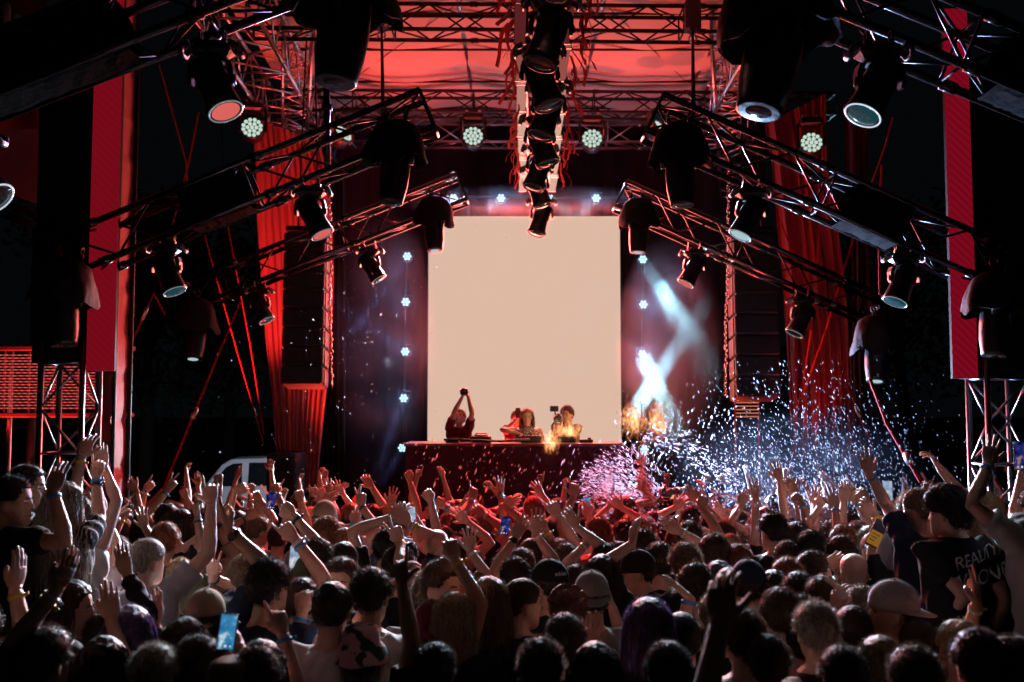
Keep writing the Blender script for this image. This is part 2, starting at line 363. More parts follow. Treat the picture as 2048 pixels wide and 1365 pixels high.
# ---------------------------------------------------------------- stage deck, booth
def stage():
    root = empty("stage_deck", (0, 14, 0), "black stage platform under the booth and screen", "stage")
    mb = MB(); mb.box((.05, 2.7, .5), (7.4, 5.2, 1.0), bev=.02); mb.build("platform", BLKM, root)
    gather = MB(); vs = []; fs = []
    for j in range(2):
        for i in range(201):
            x = -3.65 + 7.4 * i / 200; vs.append((x, .07 + .025 * math.sin(i * 1.1) + .015 * math.sin(i * 2.7), .02 + .98 * j))
    for i in range(200): fs.append((i, i + 1, 202 + i, 201 + i))
    gather.add(vs, fs); gather.build("skirt", WINE, root, True)
    l, r = P(808, 887, 14.45), P(1250, 890, 14.45); zt = l.z
    booth = empty("disc_jockey_booth", ((l.x + r.x) / 2, 14.7, 1.0), "long dark red clothed booth table with decks on the stage", "booth")
    w = r.x - l.x; h = zt - 1.0
    mb = MB(); mb.box((0, .1, h - .02), (w, .85, .045), bev=.012); mb.build("table_top", mat("booth_top", (.16, .05, .05), .4), booth)
    mb = MB(); vs = []; fs = []
    for j in range(2):
        for i in range(161): vs.append((-w / 2 + .02 + (w - .04) * i / 160, -.26 + .003 * math.sin(i * .31), (h - .05) * j + .004))
    for i in range(160): fs.append((i, i + 1, 162 + i, 161 + i))
    mb.add(vs, fs); mb.build("front_cloth", mat("booth_front", (.075, .014, .02), .85, 0, .2, var=.25, vscale=4), booth, True)
    for x in (-w / 2 + .1, w / 2 - .1):
        mb = MB(); mb.box((x, .1, (h - .05) / 2), (.06, .7, h - .06)); mb.build("leg", BLKM, booth)
    return booth, zt
BOOTH, ZT = stage()
def deck(px, w, label):
    p = P(px, 885, 14.75); root = empty("media_player", (p.x, 14.75, ZT + .003), label, "music deck", "decks on the booth")
    mb = MB(); mb.box((0, 0, .05), (w, .38, .09), bev=.012); mb.build("case", BLKM, root)
    mb = MB(); mb.lathe([(.1, 0), (.1, .018), (.085, .024), (.02, .024)], 24, Matrix.Translation((0, -.03, .096))); mb.build("jog_wheel", BLK, root, True)
    mb = MB(); mb.box((0, .13, .11), (w * .55, .06, .04), Matrix.Rotation(R(-30), 3, 'X'), bev=.005); mb.build("display", PLASTIC, root)
deck(962, .3, "black media player on the booth beside the man lifting a camera")
deck(1130, .3, "black media player on the booth in front of the cameraman")
def mixer():
    p = P(1062, 885, 14.75); root = empty("mixer", (p.x, 14.72, ZT + .003), "black mixer on the booth in front of the blonde woman", "mixer")
    mb = MB(); mb.box((0, 0, .055), (.32, .38, .1), bev=.012); mb.build("case", BLKM, root)
    for i in range(5):
        for j in range(3):
            mb = MB(); mb.lathe([(.012, 0), (.01, .022), (.0, .022)], 8, Matrix.Translation((-.11 + .055 * i, -.08 + .08 * j, .106))); mb.build("knob", RUBBER, root)
mixer()
def small_gear(px, label, name, cat):
    p = P(px, 885, 14.6); root = empty(name, (p.x, 14.6, ZT + .003), label, cat)
    mb = MB(); mb.box((0, 0, .025), (.2, .16, .05), bev=.01); mb.build("case", BLKM, root)
    mb = MB(); mb.tube([(.05, 0, .05), (.05, 0, .075)], .025, 10); mb.build("dial", BLKM, root, True)
small_gear(1172, "small black controller box on the booth beside the cameraman", "controller", "controller")
small_gear(905, "flat black effects box on the booth before the man lifting a camera", "effects_box", "effects box")
mb = MB(); mb.tube([P(888, 884, 14.55) + Vector((0, 0, .03)), P(920, 880, 14.5), P(945, 884, 14.5) + Vector((0, 0, .02)), P(1000, 883, 14.4), P(1060, 879, 14.45)], .018, 8)
tag(mb.build("cable", RUBBER, None, True), "thick dark cable lying along the booth top", "cable")

# ---------------------------------------------------------------- towers, side screens
def moire(name, c0, c1, s):
    m = bpy.data.materials.new(name); m.use_nodes = True; nt = m.node_tree; nt.nodes.clear()
    e = nt.nodes.new("ShaderNodeEmission"); o = nt.nodes.new("ShaderNodeOutputMaterial"); nt.links.new(e.outputs[0], o.inputs[0])
    tc = nt.nodes.new("ShaderNodeTexCoord"); w = nt.nodes.new("ShaderNodeTexWave"); w.inputs["Scale"].default_value = 9; w.inputs["Distortion"].default_value = 2.5; w.inputs["Detail Scale"].default_value = .35
    w.bands_direction = 'DIAGONAL'
    nt.links.new(tc.outputs["Object"], w.inputs["Vector"]); mx = nt.nodes.new("ShaderNodeMix"); mx.data_type = 'RGBA'
    mx.inputs["A"].default_value = (*c0, 1); mx.inputs["B"].default_value = (*c1, 1)
    nt.links.new(w.outputs["Fac"], mx.inputs["Factor"]); nt.links.new(mx.outputs["Result"], e.inputs[0]); e.inputs[1].default_value = s
    return m
def side_screen(label, x0, x1, y0, y1, Y, m, yaw):
    a, b = P(x0, y0, Y), P(x1, y0, Y); zb = P(x0, y1, Y).z; w = b.x - a.x; h = a.z - zb
    xm = (P(x0, (y0 + y1) / 2, Y).x + P(x1, (y0 + y1) / 2, Y).x) / 2
    root = empty("side_screen", (xm, Y, zb), label, "screen", "narrow side screens"); root.rotation_euler.z = R(yaw)
    w /= math.cos(R(yaw))
    n = 5
    mb = MB(); mb.box((0, 0, h / 2), (w, .05, h)); mb.build("display_surface", m, root)
    mb = MB(); mb.box((0, .06, h / 2), (w * .9, .06, h)); mb.build("housing", CLOTHB, root)
side_screen("narrow red side screen on the clad tower above the red light curtain", 185, 236, -20, 742, 8.55, moire("red_screen_a", (.26, .004, .012), (.29, .005, .015), .62), 0)
side_screen("narrow red side screen beside the black clad tower at the crowd's phone side", 1898, 1942, 20, 757, 8.55, moire("red_screen_b", (.26, .003, .014), (.33, .005, .022), .6), 0)
def clad_pillar():
    a = P(232, 400, 9.7); root = empty("cloth_pillar", (a.x, 9.7, 0), "slim red lit cloth wrapped pillar reaching from crowd to roof", "pillar")
    mb = MB(); rings = []
    for k in range(80):
        z = 6.9 * k / 79; g = .012 * noise.noise(Vector((0, 0, z * 4)))
        if (k % 5) == 0: g -= .012
        rings.append([(-.085 + g, -.16, z), (.085 + g, -.16 + g, z), (.1 + g, .15, z), (-.085, .15, z)])
    mb.loft(rings); mb.build("cloth_wrap", mat("pillar_cloth", (.42, .06, .07), .7, 0, .3, var=.2, vscale=6, bump=.6, bscale=8), root, False)
    for x, y in ((.1, -.17), (.12, .17)):
        m2 = MB(); m2.tube([(x, y, 0), (x, y, 7.0)], .02, 8); m2.build("pole", BLKM, root, True)
clad_pillar()
def clad_tower(label, x0, x1, y0, y1, Y, group):
    a, b = P(x0, (y0 + y1) / 2, Y), P(x1, (y0 + y1) / 2, Y); zt = P(x0, y0, Y).z; zb = P(x0, y1, Y).z
    w = b.x - a.x; root = empty("clad_tower", ((a.x + b.x) / 2, Y + .2, 0), label, "tower", group)
    # black cloth cladding with soft vertical folds
    mb = MB(); rings = []; n = 88
    for k in range(24):
        z = zb + (zt - zb) * k / 23; ring = []
        for i in range(n):
            an = 2 * math.pi * i / n; cx = max(-1, min(1, 1.4 * math.cos(an))); cz = max(-1, min(1, 1.4 * math.sin(an)))
            g = 1 + .035 * noise.noise(Vector((i * .45, k * .12, x0))) + .01 * math.sin(i * 1.9)
            ring.append((cx * w / 2 * g, cz * .15 * g, z))
        rings.append(ring)
    mb.loft(rings); mb.build("cloth_cladding", CLOTHB, root, True)
    # truss column under the cladding
    s = .18; C = [(-s, -s), (s, -s), (s, s), (-s, s)]
    for c in C:
        m2 = MB(); m2.tube([(c[0], c[1], 0), (c[0], c[1], zb + .2)], .026, 10); m2.build("chord", TOWER, root, True)
    m2 = MB(); nn = 8
    for q in range(4):
        c0, c1 = C[q], C[(q + 1) % 4]
        for k in range(nn):
            z0, z1 = zb * k / nn, zb * (k + 1) / nn
            p, r_ = (c0, c1) if (k + q) % 2 else (c1, c0)
            m2.tube([(*p, z0), (*r_, z1)], .012, 6)
        for k in range(0, nn + 1, 2): m2.tube([(*c0, zb * k / nn), (*c1, zb * k / nn)], .012, 6)
    m2.build("lattice", TOWER, root, True)
    m2 = MB(); m2.box((0, 0, .02), (.8, .8, .04), bev=.01); m2.build("base_plate", BLKM, root)
TOWER = mat("tower_tube", (.36, .36, .39), .34, 1.0, .5, var=.2, vscale=12)
CT = "truss columns with black cladding"
clad_tower("truss column with black cladding in front of the red light curtain", 66, 196, 130, 726, 8.6, CT)
clad_tower("truss column with black cladding behind the curly haired man in lettered shirt", 1946, 2070, 150, 757, 8.6, CT)
def light_curtain():
    a, b = P(-40, 700, 11), P(254, 706, 11); zt, zb = a.z, P(0, 828, 11).z; w = b.x - a.x; h = zt - zb
    root = empty("light_curtain", (a.x, 11, zb), "wide red LED strip curtain framed behind the clad truss column", "light curtain")
    em = moire("red_led_strip", (.55, .03, .03), (1.0, .14, .11), .85)
    for k in range(19):
        mb = MB(); mb.box((w / 2, 0, .06 + (h - .12) * k / 18), (w - .05, .012, .010)); mb.build("led_strip", em, root)
    for k in range(7):
        mb = MB(); mb.box((w * k / 6 - (.02 if k == 6 else 0), .02, h / 2), (.02, .02, h)); mb.build("upright", mat("led_upright", (.4, .1, .1), .5) if k == 0 else bpy.data.materials["led_upright"], root)
    for z in (-.015, h + .015):
        mb = MB(); mb.box((w / 2 + .02, 0, z), (w + .12, .1, .05), bev=.008); mb.build("rail", mat("rail_red", (.5, .13, .13), .6) if z < 0 else bpy.data.materials["rail_red"], root)
    for x in (.3, w - .25):
        mb = MB(); mb.tube([(x, .1, -zb), (x, .1, h)], .03, 8); mb.build("post", ALU, root, True)
light_curtain()
def banner():
    a, b = P(-90, -60, 12), P(95, -60, 12); zb = P(0, 330, 12).z
    root = empty("banner", (a.x, 12, zb), "dark red sponsor banner with pale lettering hung in the corner", "banner")
    w = b.x - a.x; h = a.z - zb; mb = MB(); vs = []; fs = []
    for j in range(31):
        for i in range(21): vs.append((w * i / 20, .04 * noise.noise(Vector((i * .2, j * .12, 2))), h * j / 30))
    for j in range(30):
        for i in range(20): fs.append((j * 21 + i, j * 21 + i + 1, (j + 1) * 21 + i + 1, (j + 1) * 21 + i))
    mb.add(vs, fs); mb.build("cloth", mat("banner_cloth", (.4, .06, .06), .6, 0, .3, var=.3, vscale=2), root, True)
    pale = mat("banner_ink", (.85, .75, .7), .6)
    def txt(s, px, py, size, roll):
        p = P(px, py, 11.93); o = link("lettering", text_mesh(s, size, pale), root); o.location = p - root.location; o.rotation_euler = (math.pi / 2, R(-roll), 0)
    txt("hotelkom", 30, 196, .20, -12); txt("www.", 6, 178, .16, -12)
    for x, y0, y1, r in ((14, 6, 92, 8), (36, 28, 100, 8), (56, 38, 108, 8), (22, 120, 190, 6), (58, 160, 200, 6)):
        q0, q1 = P(x, y0, 11.94) - root.location, P(x + 2, y1, 11.94) - root.location; m2 = MB(); m2.tube([q0, q0.lerp(q1, .1), q0.lerp(q1, .9), q1], [.02, .055, .05, .03], 10, flat=.99)
        for i, v in enumerate(m2.v): m2.v[i] = (v[0], -.07 + (v[1] + .06) * .12, v[2])
        m2.build("logo_stroke", pale, root, True)
banner()
def tent_beam():
    mb = MB(); a, b = P(-80, 352, 11.5), P(82, 412, 11.5)
    root = empty("tent_wall", (a.x, 11.5, 0), "red glowing tent cloth with a sloping hem below the banner", "tent wall")
    mb = MB(); vs = []; fs = []; za = P(0, 300, 11.5).z
    for i in range(31):
        f = i / 30; x = (b.x - a.x) * f; zl = a.z + (b.z - a.z) * f
        for j, z in enumerate((za + .25, zl + .25, zl + .12, zl + .03, zl)): vs.append((x, -.05 * (0, 0, 1, 1.6, .6)[j], z))
    for i in range(30):
        for j in range(4): fs.append((i * 5 + j, i * 5 + j + 1, i * 5 + j + 6, i * 5 + j + 5))
    mb.add(vs, fs); mb.build("cloth", REDCLOTH, root, True)
    for dz in (-.12, -.26):
        m2 = MB(); m2.tube([Vector((0, 0, a.z + dz)), Vector((b.x - a.x, 0, b.z + dz))], .045, 8); m2.build("beam", BLKM, root, True)
    for x in (.05, b.x - a.x - .08):
        m2 = MB(); m2.tube([(x, .1, 0), (x, .1, b.z)], .05, 8); m2.build("post", BLKM, root, True)
tent_beam()

# ---------------------------------------------------------------- hanging speakers and chains
def line_array(label, x0, x1, ytop, ybot, Y, mirror):
    a = P(x0, ytop, Y); b = P(x1, ytop, Y); zb = P(x0, ybot, Y).z; w = b.x - a.x; h = a.z - zb; n = 8
    root = empty("line_array", ((a.x + b.x) / 2, Y, zb), label, "speaker array", "hanging speaker arrays")
    ch = h / n
    for k in range(n):
        z = ch * (k + .5); tilt = R(-1.2 * (n - k)); y = -.012 * (n - k) ** 1.6 * .15
        mb = MB(); mb.box((0, y, z), (w, .45, ch - .012), Matrix.Rotation(tilt, 3, 'X'), bev=.02, taper=1)
        c = mb.build("cabinet", GRILLE, root)
        m2 = MB()
        for sx in (-1, 1): m2.box((sx * (w / 2 + .006), y - .1, z), (.014, .06, ch * .8), bev=.004); 
        m2.build("rigging_plate", BLKM, root)
    for k in range(2, 6):
        m2 = MB(); m2.box((0, -.21, ch * k + .002), (w * .96, .02, .008)); m2.build("seam_rail", ALU, root)
    m2 = MB(); m2.box((0, .02, h + .05), (w * .9, .5, .07), bev=.01); m2.build("flying_frame", BLK, root)
    for sx in (-.25, .25):
        m2 = MB(); m2.tube([(sx * w, .02, h + .08), (sx * w * .4, .02, 8.0 - zb)], .012, 6); m2.build("sling", BLK, root)
line_array("black hanging speaker array in front of the bright red drape", 575, 656, 470, 775, 13.6, 1)
line_array("black hanging speaker array with red seams beyond the smoke clouds", 1460, 1546, 470, 800, 13.6, -1)
def chain(label, pts, Y, link_len=.05, r=.0065):
    mb = MB(); p = [P(x, y, Y) for x, y in pts]; d = []
    tot = 0
    for i in range(len(p) - 1):
        L = (p[i + 1] - p[i]).length; n = max(1, int(L / (link_len * .8)))
        for k in range(n): d.append((p[i].lerp(p[i + 1], (k + .5) / n), (p[i + 1] - p[i]).normalized()))
    for i, (c, t) in enumerate(d):
        M = frame(Vector((1, .3, 0)) if i % 2 else Vector((.3, -1, 0)), t) @ Matrix.Rotation(0, 3, 'Z')
        j = Vector((random.uniform(-.012, .012), random.uniform(-.012, .012), 0))
        mb.torus(c + j, link_len * .32, r, M @ Matrix.Rotation(R(random.uniform(-15, 15)), 3, 'Z'), 10, 5, sy=1.7)
    tag(mb.build("hoist_chain", STEEL, None, True), label, "chain", "steel hoist chains")
chain("steel hoist chain hanging along the speaker array by the bright red drape", [(655, 330), (661, 500), (660, 640), (663, 774)], 13.3)
chain("steel hoist chain hanging along the speaker array beyond the smoke", [(1457, 330), (1455, 520), (1451, 680), (1452, 792)], 13.3)
def hoist(label, px, y0, y1, Y):
    p0, p1 = P(px, y0, Y), P(px, y1, Y); root = empty("chain_hoist", p1, label, "hoist", "hoists on the front truss")
    mb = MB(); mb.box(p0 - p1 + Vector((0, 0, .1)), (.2, .2, .42), bev=.03); mb.build("motor", PLASTIC, root)
    mb = MB(); mb.tube([p0 - p1, Vector((.02, 0, .6)), Vector((0, 0, 0))], [.016, .03, .014], 8); mb.build("chain_bag", RUBBER, root, True)
    mb = MB(); mb.torus(p0 - p1 + Vector((0, 0, -.2)), .05, .012, frame((0, 1, 0)), 12, 6); mb.build("hook", STEEL, root, True)
hoist("black chain hoist hanging from the front truss over the covered dome light", 763, 40, 360, 12.6)
hoist("black chain hoist hanging from the front truss beside the big hooded light", 1385, 48, 300, 12.6)
def drop_pole(label, px0, y0, px1, y1, Y, r=.03):
    a, b = P(px0, y0, Y), P(px1, y1, Y); mb = MB(); mb.tube([a, b], r, 8)
    for k in range(1, 6): 
        q = a.lerp(b, k / 6); mb.tube([q - Vector((0, 0, .03)), q + Vector((0, 0, .03))], r * 1.6, 8)
    tag(mb.build("hanging_pole", BLK, None, True), label, "pole", "hanging poles of the roof")
drop_pole("black hanging pole under the big hooded light above the van side rib", 651, -40, 655, 345, 9.6, .034)
drop_pole("black hanging pole under the big hooded light above the spray side rib", 1503, 60, 1502, 260, 9.6, .034)
drop_pole("thin black hanging pole beneath the front truss over the dim drape", 1385, 180, 1386, 255, 11, .016)
def ratchet(label, pts, Y, r=.011, m=None, buckle=None):
    root = empty("tension_strap", P(*pts[0], Y[0]), label, "strap", "guy straps of the stage roof"); o = root.location
    q = [P(x, y, yy) - o for (x, y), yy in zip(pts, Y)]
    mb = MB(); mb.tube(q, r, 6, flat=.5); mb.build("webbing", m or STRAP, root)
    if buckle is not None:
        c = q[0].lerp(q[-1], buckle); d = (q[-1] - q[0]).normalized(); m2 = MB(); m2.tube([c - d * .09, c - d * .06, c + d * .06, c + d * .09], [r, r * 2.4, r * 2.4, r], 8); m2.build("turnbuckle", ALU, root, True)
STRAP = mat("red_webbing", (.45, .025, .025), .8, 0, .1)
for lb, pts, Y, r, bk in (
 ("red strap slanting down to the raised hands beside the van", [(482, 600), (385, 835), (305, 1030)], (12.4, 12, 11.6), .015, .55),
 ("thin red strap running from the far rib down past the van roof", [(400, 440), (470, 690), (526, 885)], (13, 14, 15), .009, .85),
 ("second thin red strap crossing the far rib toward the gathered drape", [(455, 450), (500, 690), (528, 870)], (13, 14, 15), .009, None),
 ("long strap from the near rib to the dark tower behind the cloth pillar", [(318, 130), (372, 325), (378, 440)], (10, 10.5, 11), .008, None),
 ("strap rising from the middle rib beside the cloth pillar", [(398, 225), (378, 325), (345, 450)], (10, 10.5, 11), .01, None),
 ("strap falling from the moving light to the cloth pillar foot", [(308, 585), (275, 660), (240, 728)], (11, 11, 11), .013, .3),
 ("strap tied beside the moving light over the dark trees", [(308, 590), (330, 630)], (11, 11.2), .012, None),
 ("steep strap falling behind the far rib to the sparkling spray", [(1555, 430), (1640, 640), (1745, 895)], (14, 13.4, 12.8), .011, .86),
 ("strap crossing from the middle rib down through the spray", [(1716, 450), (1648, 670), (1590, 830)], (13.5, 14, 14.5), .011, None),
 ("thin strap dropping beside the moving light above the spray", [(1622, 660), (1610, 740), (1595, 815)], (14, 14.4, 14.8), .009, None),
 ("wide red strap from the covered light down to the raised open hand", [(1735, 745), (1775, 850), (1842, 965)], (11, 10.5, 10), .022, .8),
 ("strap rising behind the middle rib beside the dark drape", [(1640, 440), (1632, 560)], (15, 15), .009, None),
 ("thin wire falling from the near moving light toward the middle rib", [(1786, 235), (1768, 300), (1738, 380)], (9, 9.4, 9.8), .008, None),
 ("double rope dropping in front of the dark gap near the red side screen", [(1764, 330), (1758, 470), (1760, 590)], (9.4, 9.6, 9.6), .013, None)):
    ratchet(lb, pts, Y, r, None, bk)
ratchet("long steel guy wire slanting beside the chest of raised hands and van", [(440, 180), (448, 340)], (12, 12), .008, BLK, None)

# ---------------------------------------------------------------- far things
def van():
    root = empty("white_van", P(372, 985, 20).xy.to_3d(), "pale parked van half hidden behind the crowd below the straps", "van")
    L = 4.7; prof = [(0, .42), (.02, .78), (.08, .98), (.26, 1.10), (.34, 1.16), (.66, 1.58), (.84, 1.69), (1.9, 1.73), (3.6, 1.72), (4.3, 1.66), (4.62, 1.2), (4.7, .8), (4.68, .4)]
    mb = MB(); rings = []
    for y, k in ((0, .93), (.06, 1), (.8, 1.02), (1.6, 1), (1.66, .93)):
        rings.append([(x if .1 < x < 4.6 else x, y + (.13 * (z - 1.0) / .7 if z > 1.05 and y < .4 else 0) - (.13 * (z - 1.0) / .7 if z > 1.05 and y > 1.3 else 0), .4 + (z - .4) * k) for x, z in prof])
    mb.loft(rings); mb.build("body", mat("van_paint", (.62, .63, .66), .25, 0, .6), root, False)
    gl = mat("van_glass", (.01, .012, .014), .08, 0, .8)
    def win(poly, name="window"):
        m2 = MB(); vs = []
        for d in (-.012, .01):
            vs += [(x, d + .13 * (z - 1.0) / .7, z) for x, z in poly]
        n = len(poly); m2.add(vs, [tuple(range(n))[::-1], tuple(range(n, 2 * n))] + [(i, (i + 1) % n, n + (i + 1) % n, n + i) for i in range(n)]); m2.build(name, gl, root)
    win([(.46, 1.16), (.76, 1.54), (.9, 1.61), (1.08, 1.62), (1.1, 1.18)]); win([(1.22, 1.18), (1.22, 1.63), (2.3, 1.64), (2.34, 1.19)]); win([(2.5, 1.19), (2.5, 1.63), (4.2, 1.58), (4.35, 1.2)])
    m2 = MB(); m2.add([(.37, .25, 1.18), (.66, .32, 1.55), (.66, 1.34, 1.55), (.37, 1.41, 1.18), (.34, .25, 1.21), (.63, .32, 1.58), (.63, 1.34, 1.58), (.34, 1.41, 1.21)], [(0, 1, 2, 3), (4, 7, 6, 5), (0, 4, 5, 1), (1, 5, 6, 2), (2, 6, 7, 3), (3, 7, 4, 0)]); m2.build("windscreen", gl, root)
    m2 = MB(); m2.ell((1.05, -.12, 1.14), (.11, .09, .08), 12, 8); m2.build("wing_mirror", PLASTIC, root, True)
    for x in (.85, 3.8):
        for y in (.02, 1.64):
            M = Matrix.Translation((x, y, .33)) @ Matrix.Rotation(R(90), 4, 'X'); m2 = MB(); m2.lathe([(.2, -.11), (.32, -.1), (.33, 0), (.32, .1), (.2, .11)], 24, M); w = m2.build("wheel", RUBBER, root, True)
            m2 = MB(); m2.lathe([(.05, -.12), (.19, -.112), (.19, .112), (.05, .12)], 16, M); m2.build("rim", ALU, w, True)
    for y in (.22, 1.44):
        m2 = MB(); m2.ell((.05, y, .82), (.06, .14, .09), 12, 8); m2.build("headlight", ALU, root, True)
    return root
van()
def street_lamp():
    p = P(1359, 666, 40); root = empty("street_lamp", (p.x, 40, 0), "small lit street lamp far behind the smoke clouds", "street lamp")
    mb = MB(); mb.tube([(0, 0, 0), (0, 0, p.z - .05)], [.09, .05], 8); mb.build("pole", ALU, root, True)
    mb = MB(); mb.box((-.2, 0, p.z), (.62, .25, .1), bev=.03); mb.build("lamp_head", BLKM, root)
    mb = MB(); mb.box((-.2, 0, p.z - .065), (.5, .2, .03)); mb.build("lamp_glass", emat("street_glow", (1, .85, .55), 2.5), root)
street_lamp()
def louvre():
    a = P(1472, 802, 16); root = empty("blinder_light", a, "small rack of five orange glowing light bars behind the spray", "light rack")
    em = emat("orange_bar", (.75, .22, .12), .8)
    for k in range(5):
        mb = MB(); mb.box((.18, 0, -.03 - .056 * k), (.36, .03, .016)); mb.build("bright_bar", em, root)
    for x in (-.01, .37):
        mb = MB(); mb.tube([(x, .03, .04), (x, .03, -a.z)], .014, 6); mb.build("upright", STRAP, root, True)
louvre()
def bass_bin(label, x0, x1, y0, Y):
    a, b = P(x0, y0, Y), P(x1, y0, Y); root = empty("bass_speaker", ((a.x + b.x) / 2, Y, 0), label, "speaker", "ground speakers by the stage")
    w = b.x - a.x; h = a.z / 2
    for k in range(2):
        mb = MB(); mb.box((0, 0, h * (k + .5)), (w, .7, h - .01), bev=.02); c = mb.build("cabinet", BLKM, root)
        mb = MB(); mb.box((0, -.352, h * (k + .5)), (w * .92, .01, h * .86)); mb.build("grille", GRILLE, c)
bass_bin("double black bass speaker standing at the foot of the bright red drape", 545, 602, 905, 14.9)
bass_bin("double black bass speaker standing at the foot of the dim drape", 1545, 1610, 915, 14.9)
LEAF = mat("night_leaf", (.05, .075, .03), .6, 0, .4, var=.4, vscale=5)
BARK = mat("bark", (.06, .045, .035), .9, bump=.6, bscale=20)
def tree(label, px, Y, h, rad, n, seed):
    rnd = random.Random(seed); x = (px - PCX) / F * Y; root = empty("tree", (x, Y, 0), label, "tree", "dark trees beyond the stage")
    mb = MB(); mb.tube([(0, 0, 0), (.1, 0, h * .3), (-.05, .1, h * .6), (.05, 0, h * .85)], [.22, .17, .1, .03], 10)
    for k in range(9):
        a = rnd.uniform(0, 6.28); z = h * rnd.uniform(.3, .7); d = rad * rnd.uniform(.5, .9)
        mb.tube([(0, 0, z), (math.cos(a) * d * .5, math.sin(a) * d * .5, z + h * .1), (math.cos(a) * d, math.sin(a) * d, z + h * .2)], [.07, .045, .015], 6)
    mb.build("trunk", BARK, root, True)
    cl = [(Vector((rnd.gauss(0, rad * .45), rnd.gauss(0, rad * .45), h * rnd.uniform(.38, .95))), rad * rnd.uniform(.18, .42)) for _ in range(34)]
    mb = MB()
    for k in range(n):
        c, r = rnd.choice(cl); p = c + Vector((rnd.gauss(0, 1), rnd.gauss(0, 1), rnd.gauss(0, .8))) * r * .6
        q = Quaternion((rnd.gauss(0, 1), rnd.gauss(0, 1), rnd.gauss(0, 1), rnd.gauss(0, 1))).normalized(); s = rnd.uniform(.07, .16)
        mb.add([p + q @ Vector(v) * s for v in ((-1, 0, 0), (0, -.5, .1), (1, 0, 0), (0, .5, .1))], [(0, 1, 2, 3)])
    mb.build("crown", LEAF, root)
tree("dark tree whose leaves show between the cloth pillar and the van", 290, 26, 8.5, 2.6, 5200, 1)
tree("shadowy tree standing behind the parked van", 455, 30, 7.5, 2.8, 4200, 2)
tree("dark tree behind the black clad column at the phone side", 1800, 29, 9, 3.0, 4200, 3)
# ================================================================ LIGHT FIXTURES
RING = mat("lens_ring_painted_glint", (.75, .85, .9), .25, 1.0, .5, emit=(.7, .9, 1.0), estr=.18)  # weak emission paints the light caught on the chrome rims
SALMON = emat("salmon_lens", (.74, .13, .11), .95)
TEAL = mat("painted_teal_lens", (.01, .05, .06), .1, 0, .9, emit=(.01, .09, .11), estr=.5, var=.5, vscale=30)  # emission paints the teal reflection in the glass
COLDLENS = emat("painted_cold_lens", (.55, .78, .82), .7)  # emission stands in for light the glass reflects
REDEDGE = mat("grey_handle", (.16, .16, .17), .35, .3, .5)
def make_moving_head():
    root = empty("moving_light", (0, 0, 0), "x", "moving light", "moving lights under the ribs")
    mb = MB(); mb.box((0, 0, -.115), (.36, .26, .13), bev=.045, taper=.94); mb.box((0, -.131, -.115), (.16, .008, .05), bev=.003)
    mb.build("base", PLASTIC, root)
    for sx in (-1, 1):
        pts = [(sx * .17, -.10, -.075), (sx * .235, -.09, -.10), (sx * .25, -.055, -.15), (sx * .25, .055, -.15), (sx * .235, .09, -.10), (sx * .17, .10, -.075)]
        mb = MB(); mb.tube(pts, .018, 8, flat=1.6, up=(0, 0, 1)); mb.build("handle", REDEDGE, root, True)
        mb = MB(); mb.box((sx * .1, 0, -.035), (.045, .06, .05), bev=.01); mb.torus((sx * .1, 0, .022), .036, .010, frame((1, 0, 0)), 14, 6); mb.build("clamp", BLK, root)
    mb = MB()
    mb.lathe([(.12, 0), (.125, -.03), (.09, -.04)], 20, Matrix.Translation((0, 0, -.182)))
    for sx in (-1, 1):
        mb.loft([[(sx * x, y, z) for x, y in ((xi, -hw), (xo, -hw * .8), (xo, hw * .8), (xi, hw))] for xi, xo, hw, z in ((.05, .1, .075, -.205), (.13, .175, .075, -.225), (.155, .195, .07, -.29), (.158, .195, .06, -.38), (.16, .188, .035, -.42))])
        mb.ell((sx * .195, 0, -.36), (.014, .045, .045), 12, 6)
    mb.build("yoke", PLASTIC, root)
    mb = MB(); mb.lathe([(.06, .19), (.105, .185), (.125, .15), (.128, .06), (.14, .03), (.143, -.05), (.132, -.09), (.14, -.2), (.152, -.30), (.155, -.34), (.142, -.343)], 28)
    for k in range(10):
        a = math.pi * 2 * k / 10; mb.box((math.cos(a) * .128, math.sin(a) * .128, .1), (.02, .012, .12), rotz(a), bev=.003)
    for k in range(4):
        a = math.pi / 4 + math.pi / 2 * k; mb.box((math.cos(a) * .15, math.sin(a) * .15, -.31), (.03, .06, .05), rotz(a), bev=.008)
    h = mb.build("barrel", PLASTIC, root, True, (0, 0, -.36))
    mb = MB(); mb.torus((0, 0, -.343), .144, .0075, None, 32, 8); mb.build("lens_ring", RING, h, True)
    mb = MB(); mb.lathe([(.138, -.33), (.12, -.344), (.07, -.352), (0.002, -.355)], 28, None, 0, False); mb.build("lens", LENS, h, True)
    return root
MH = make_moving_head()
used = []
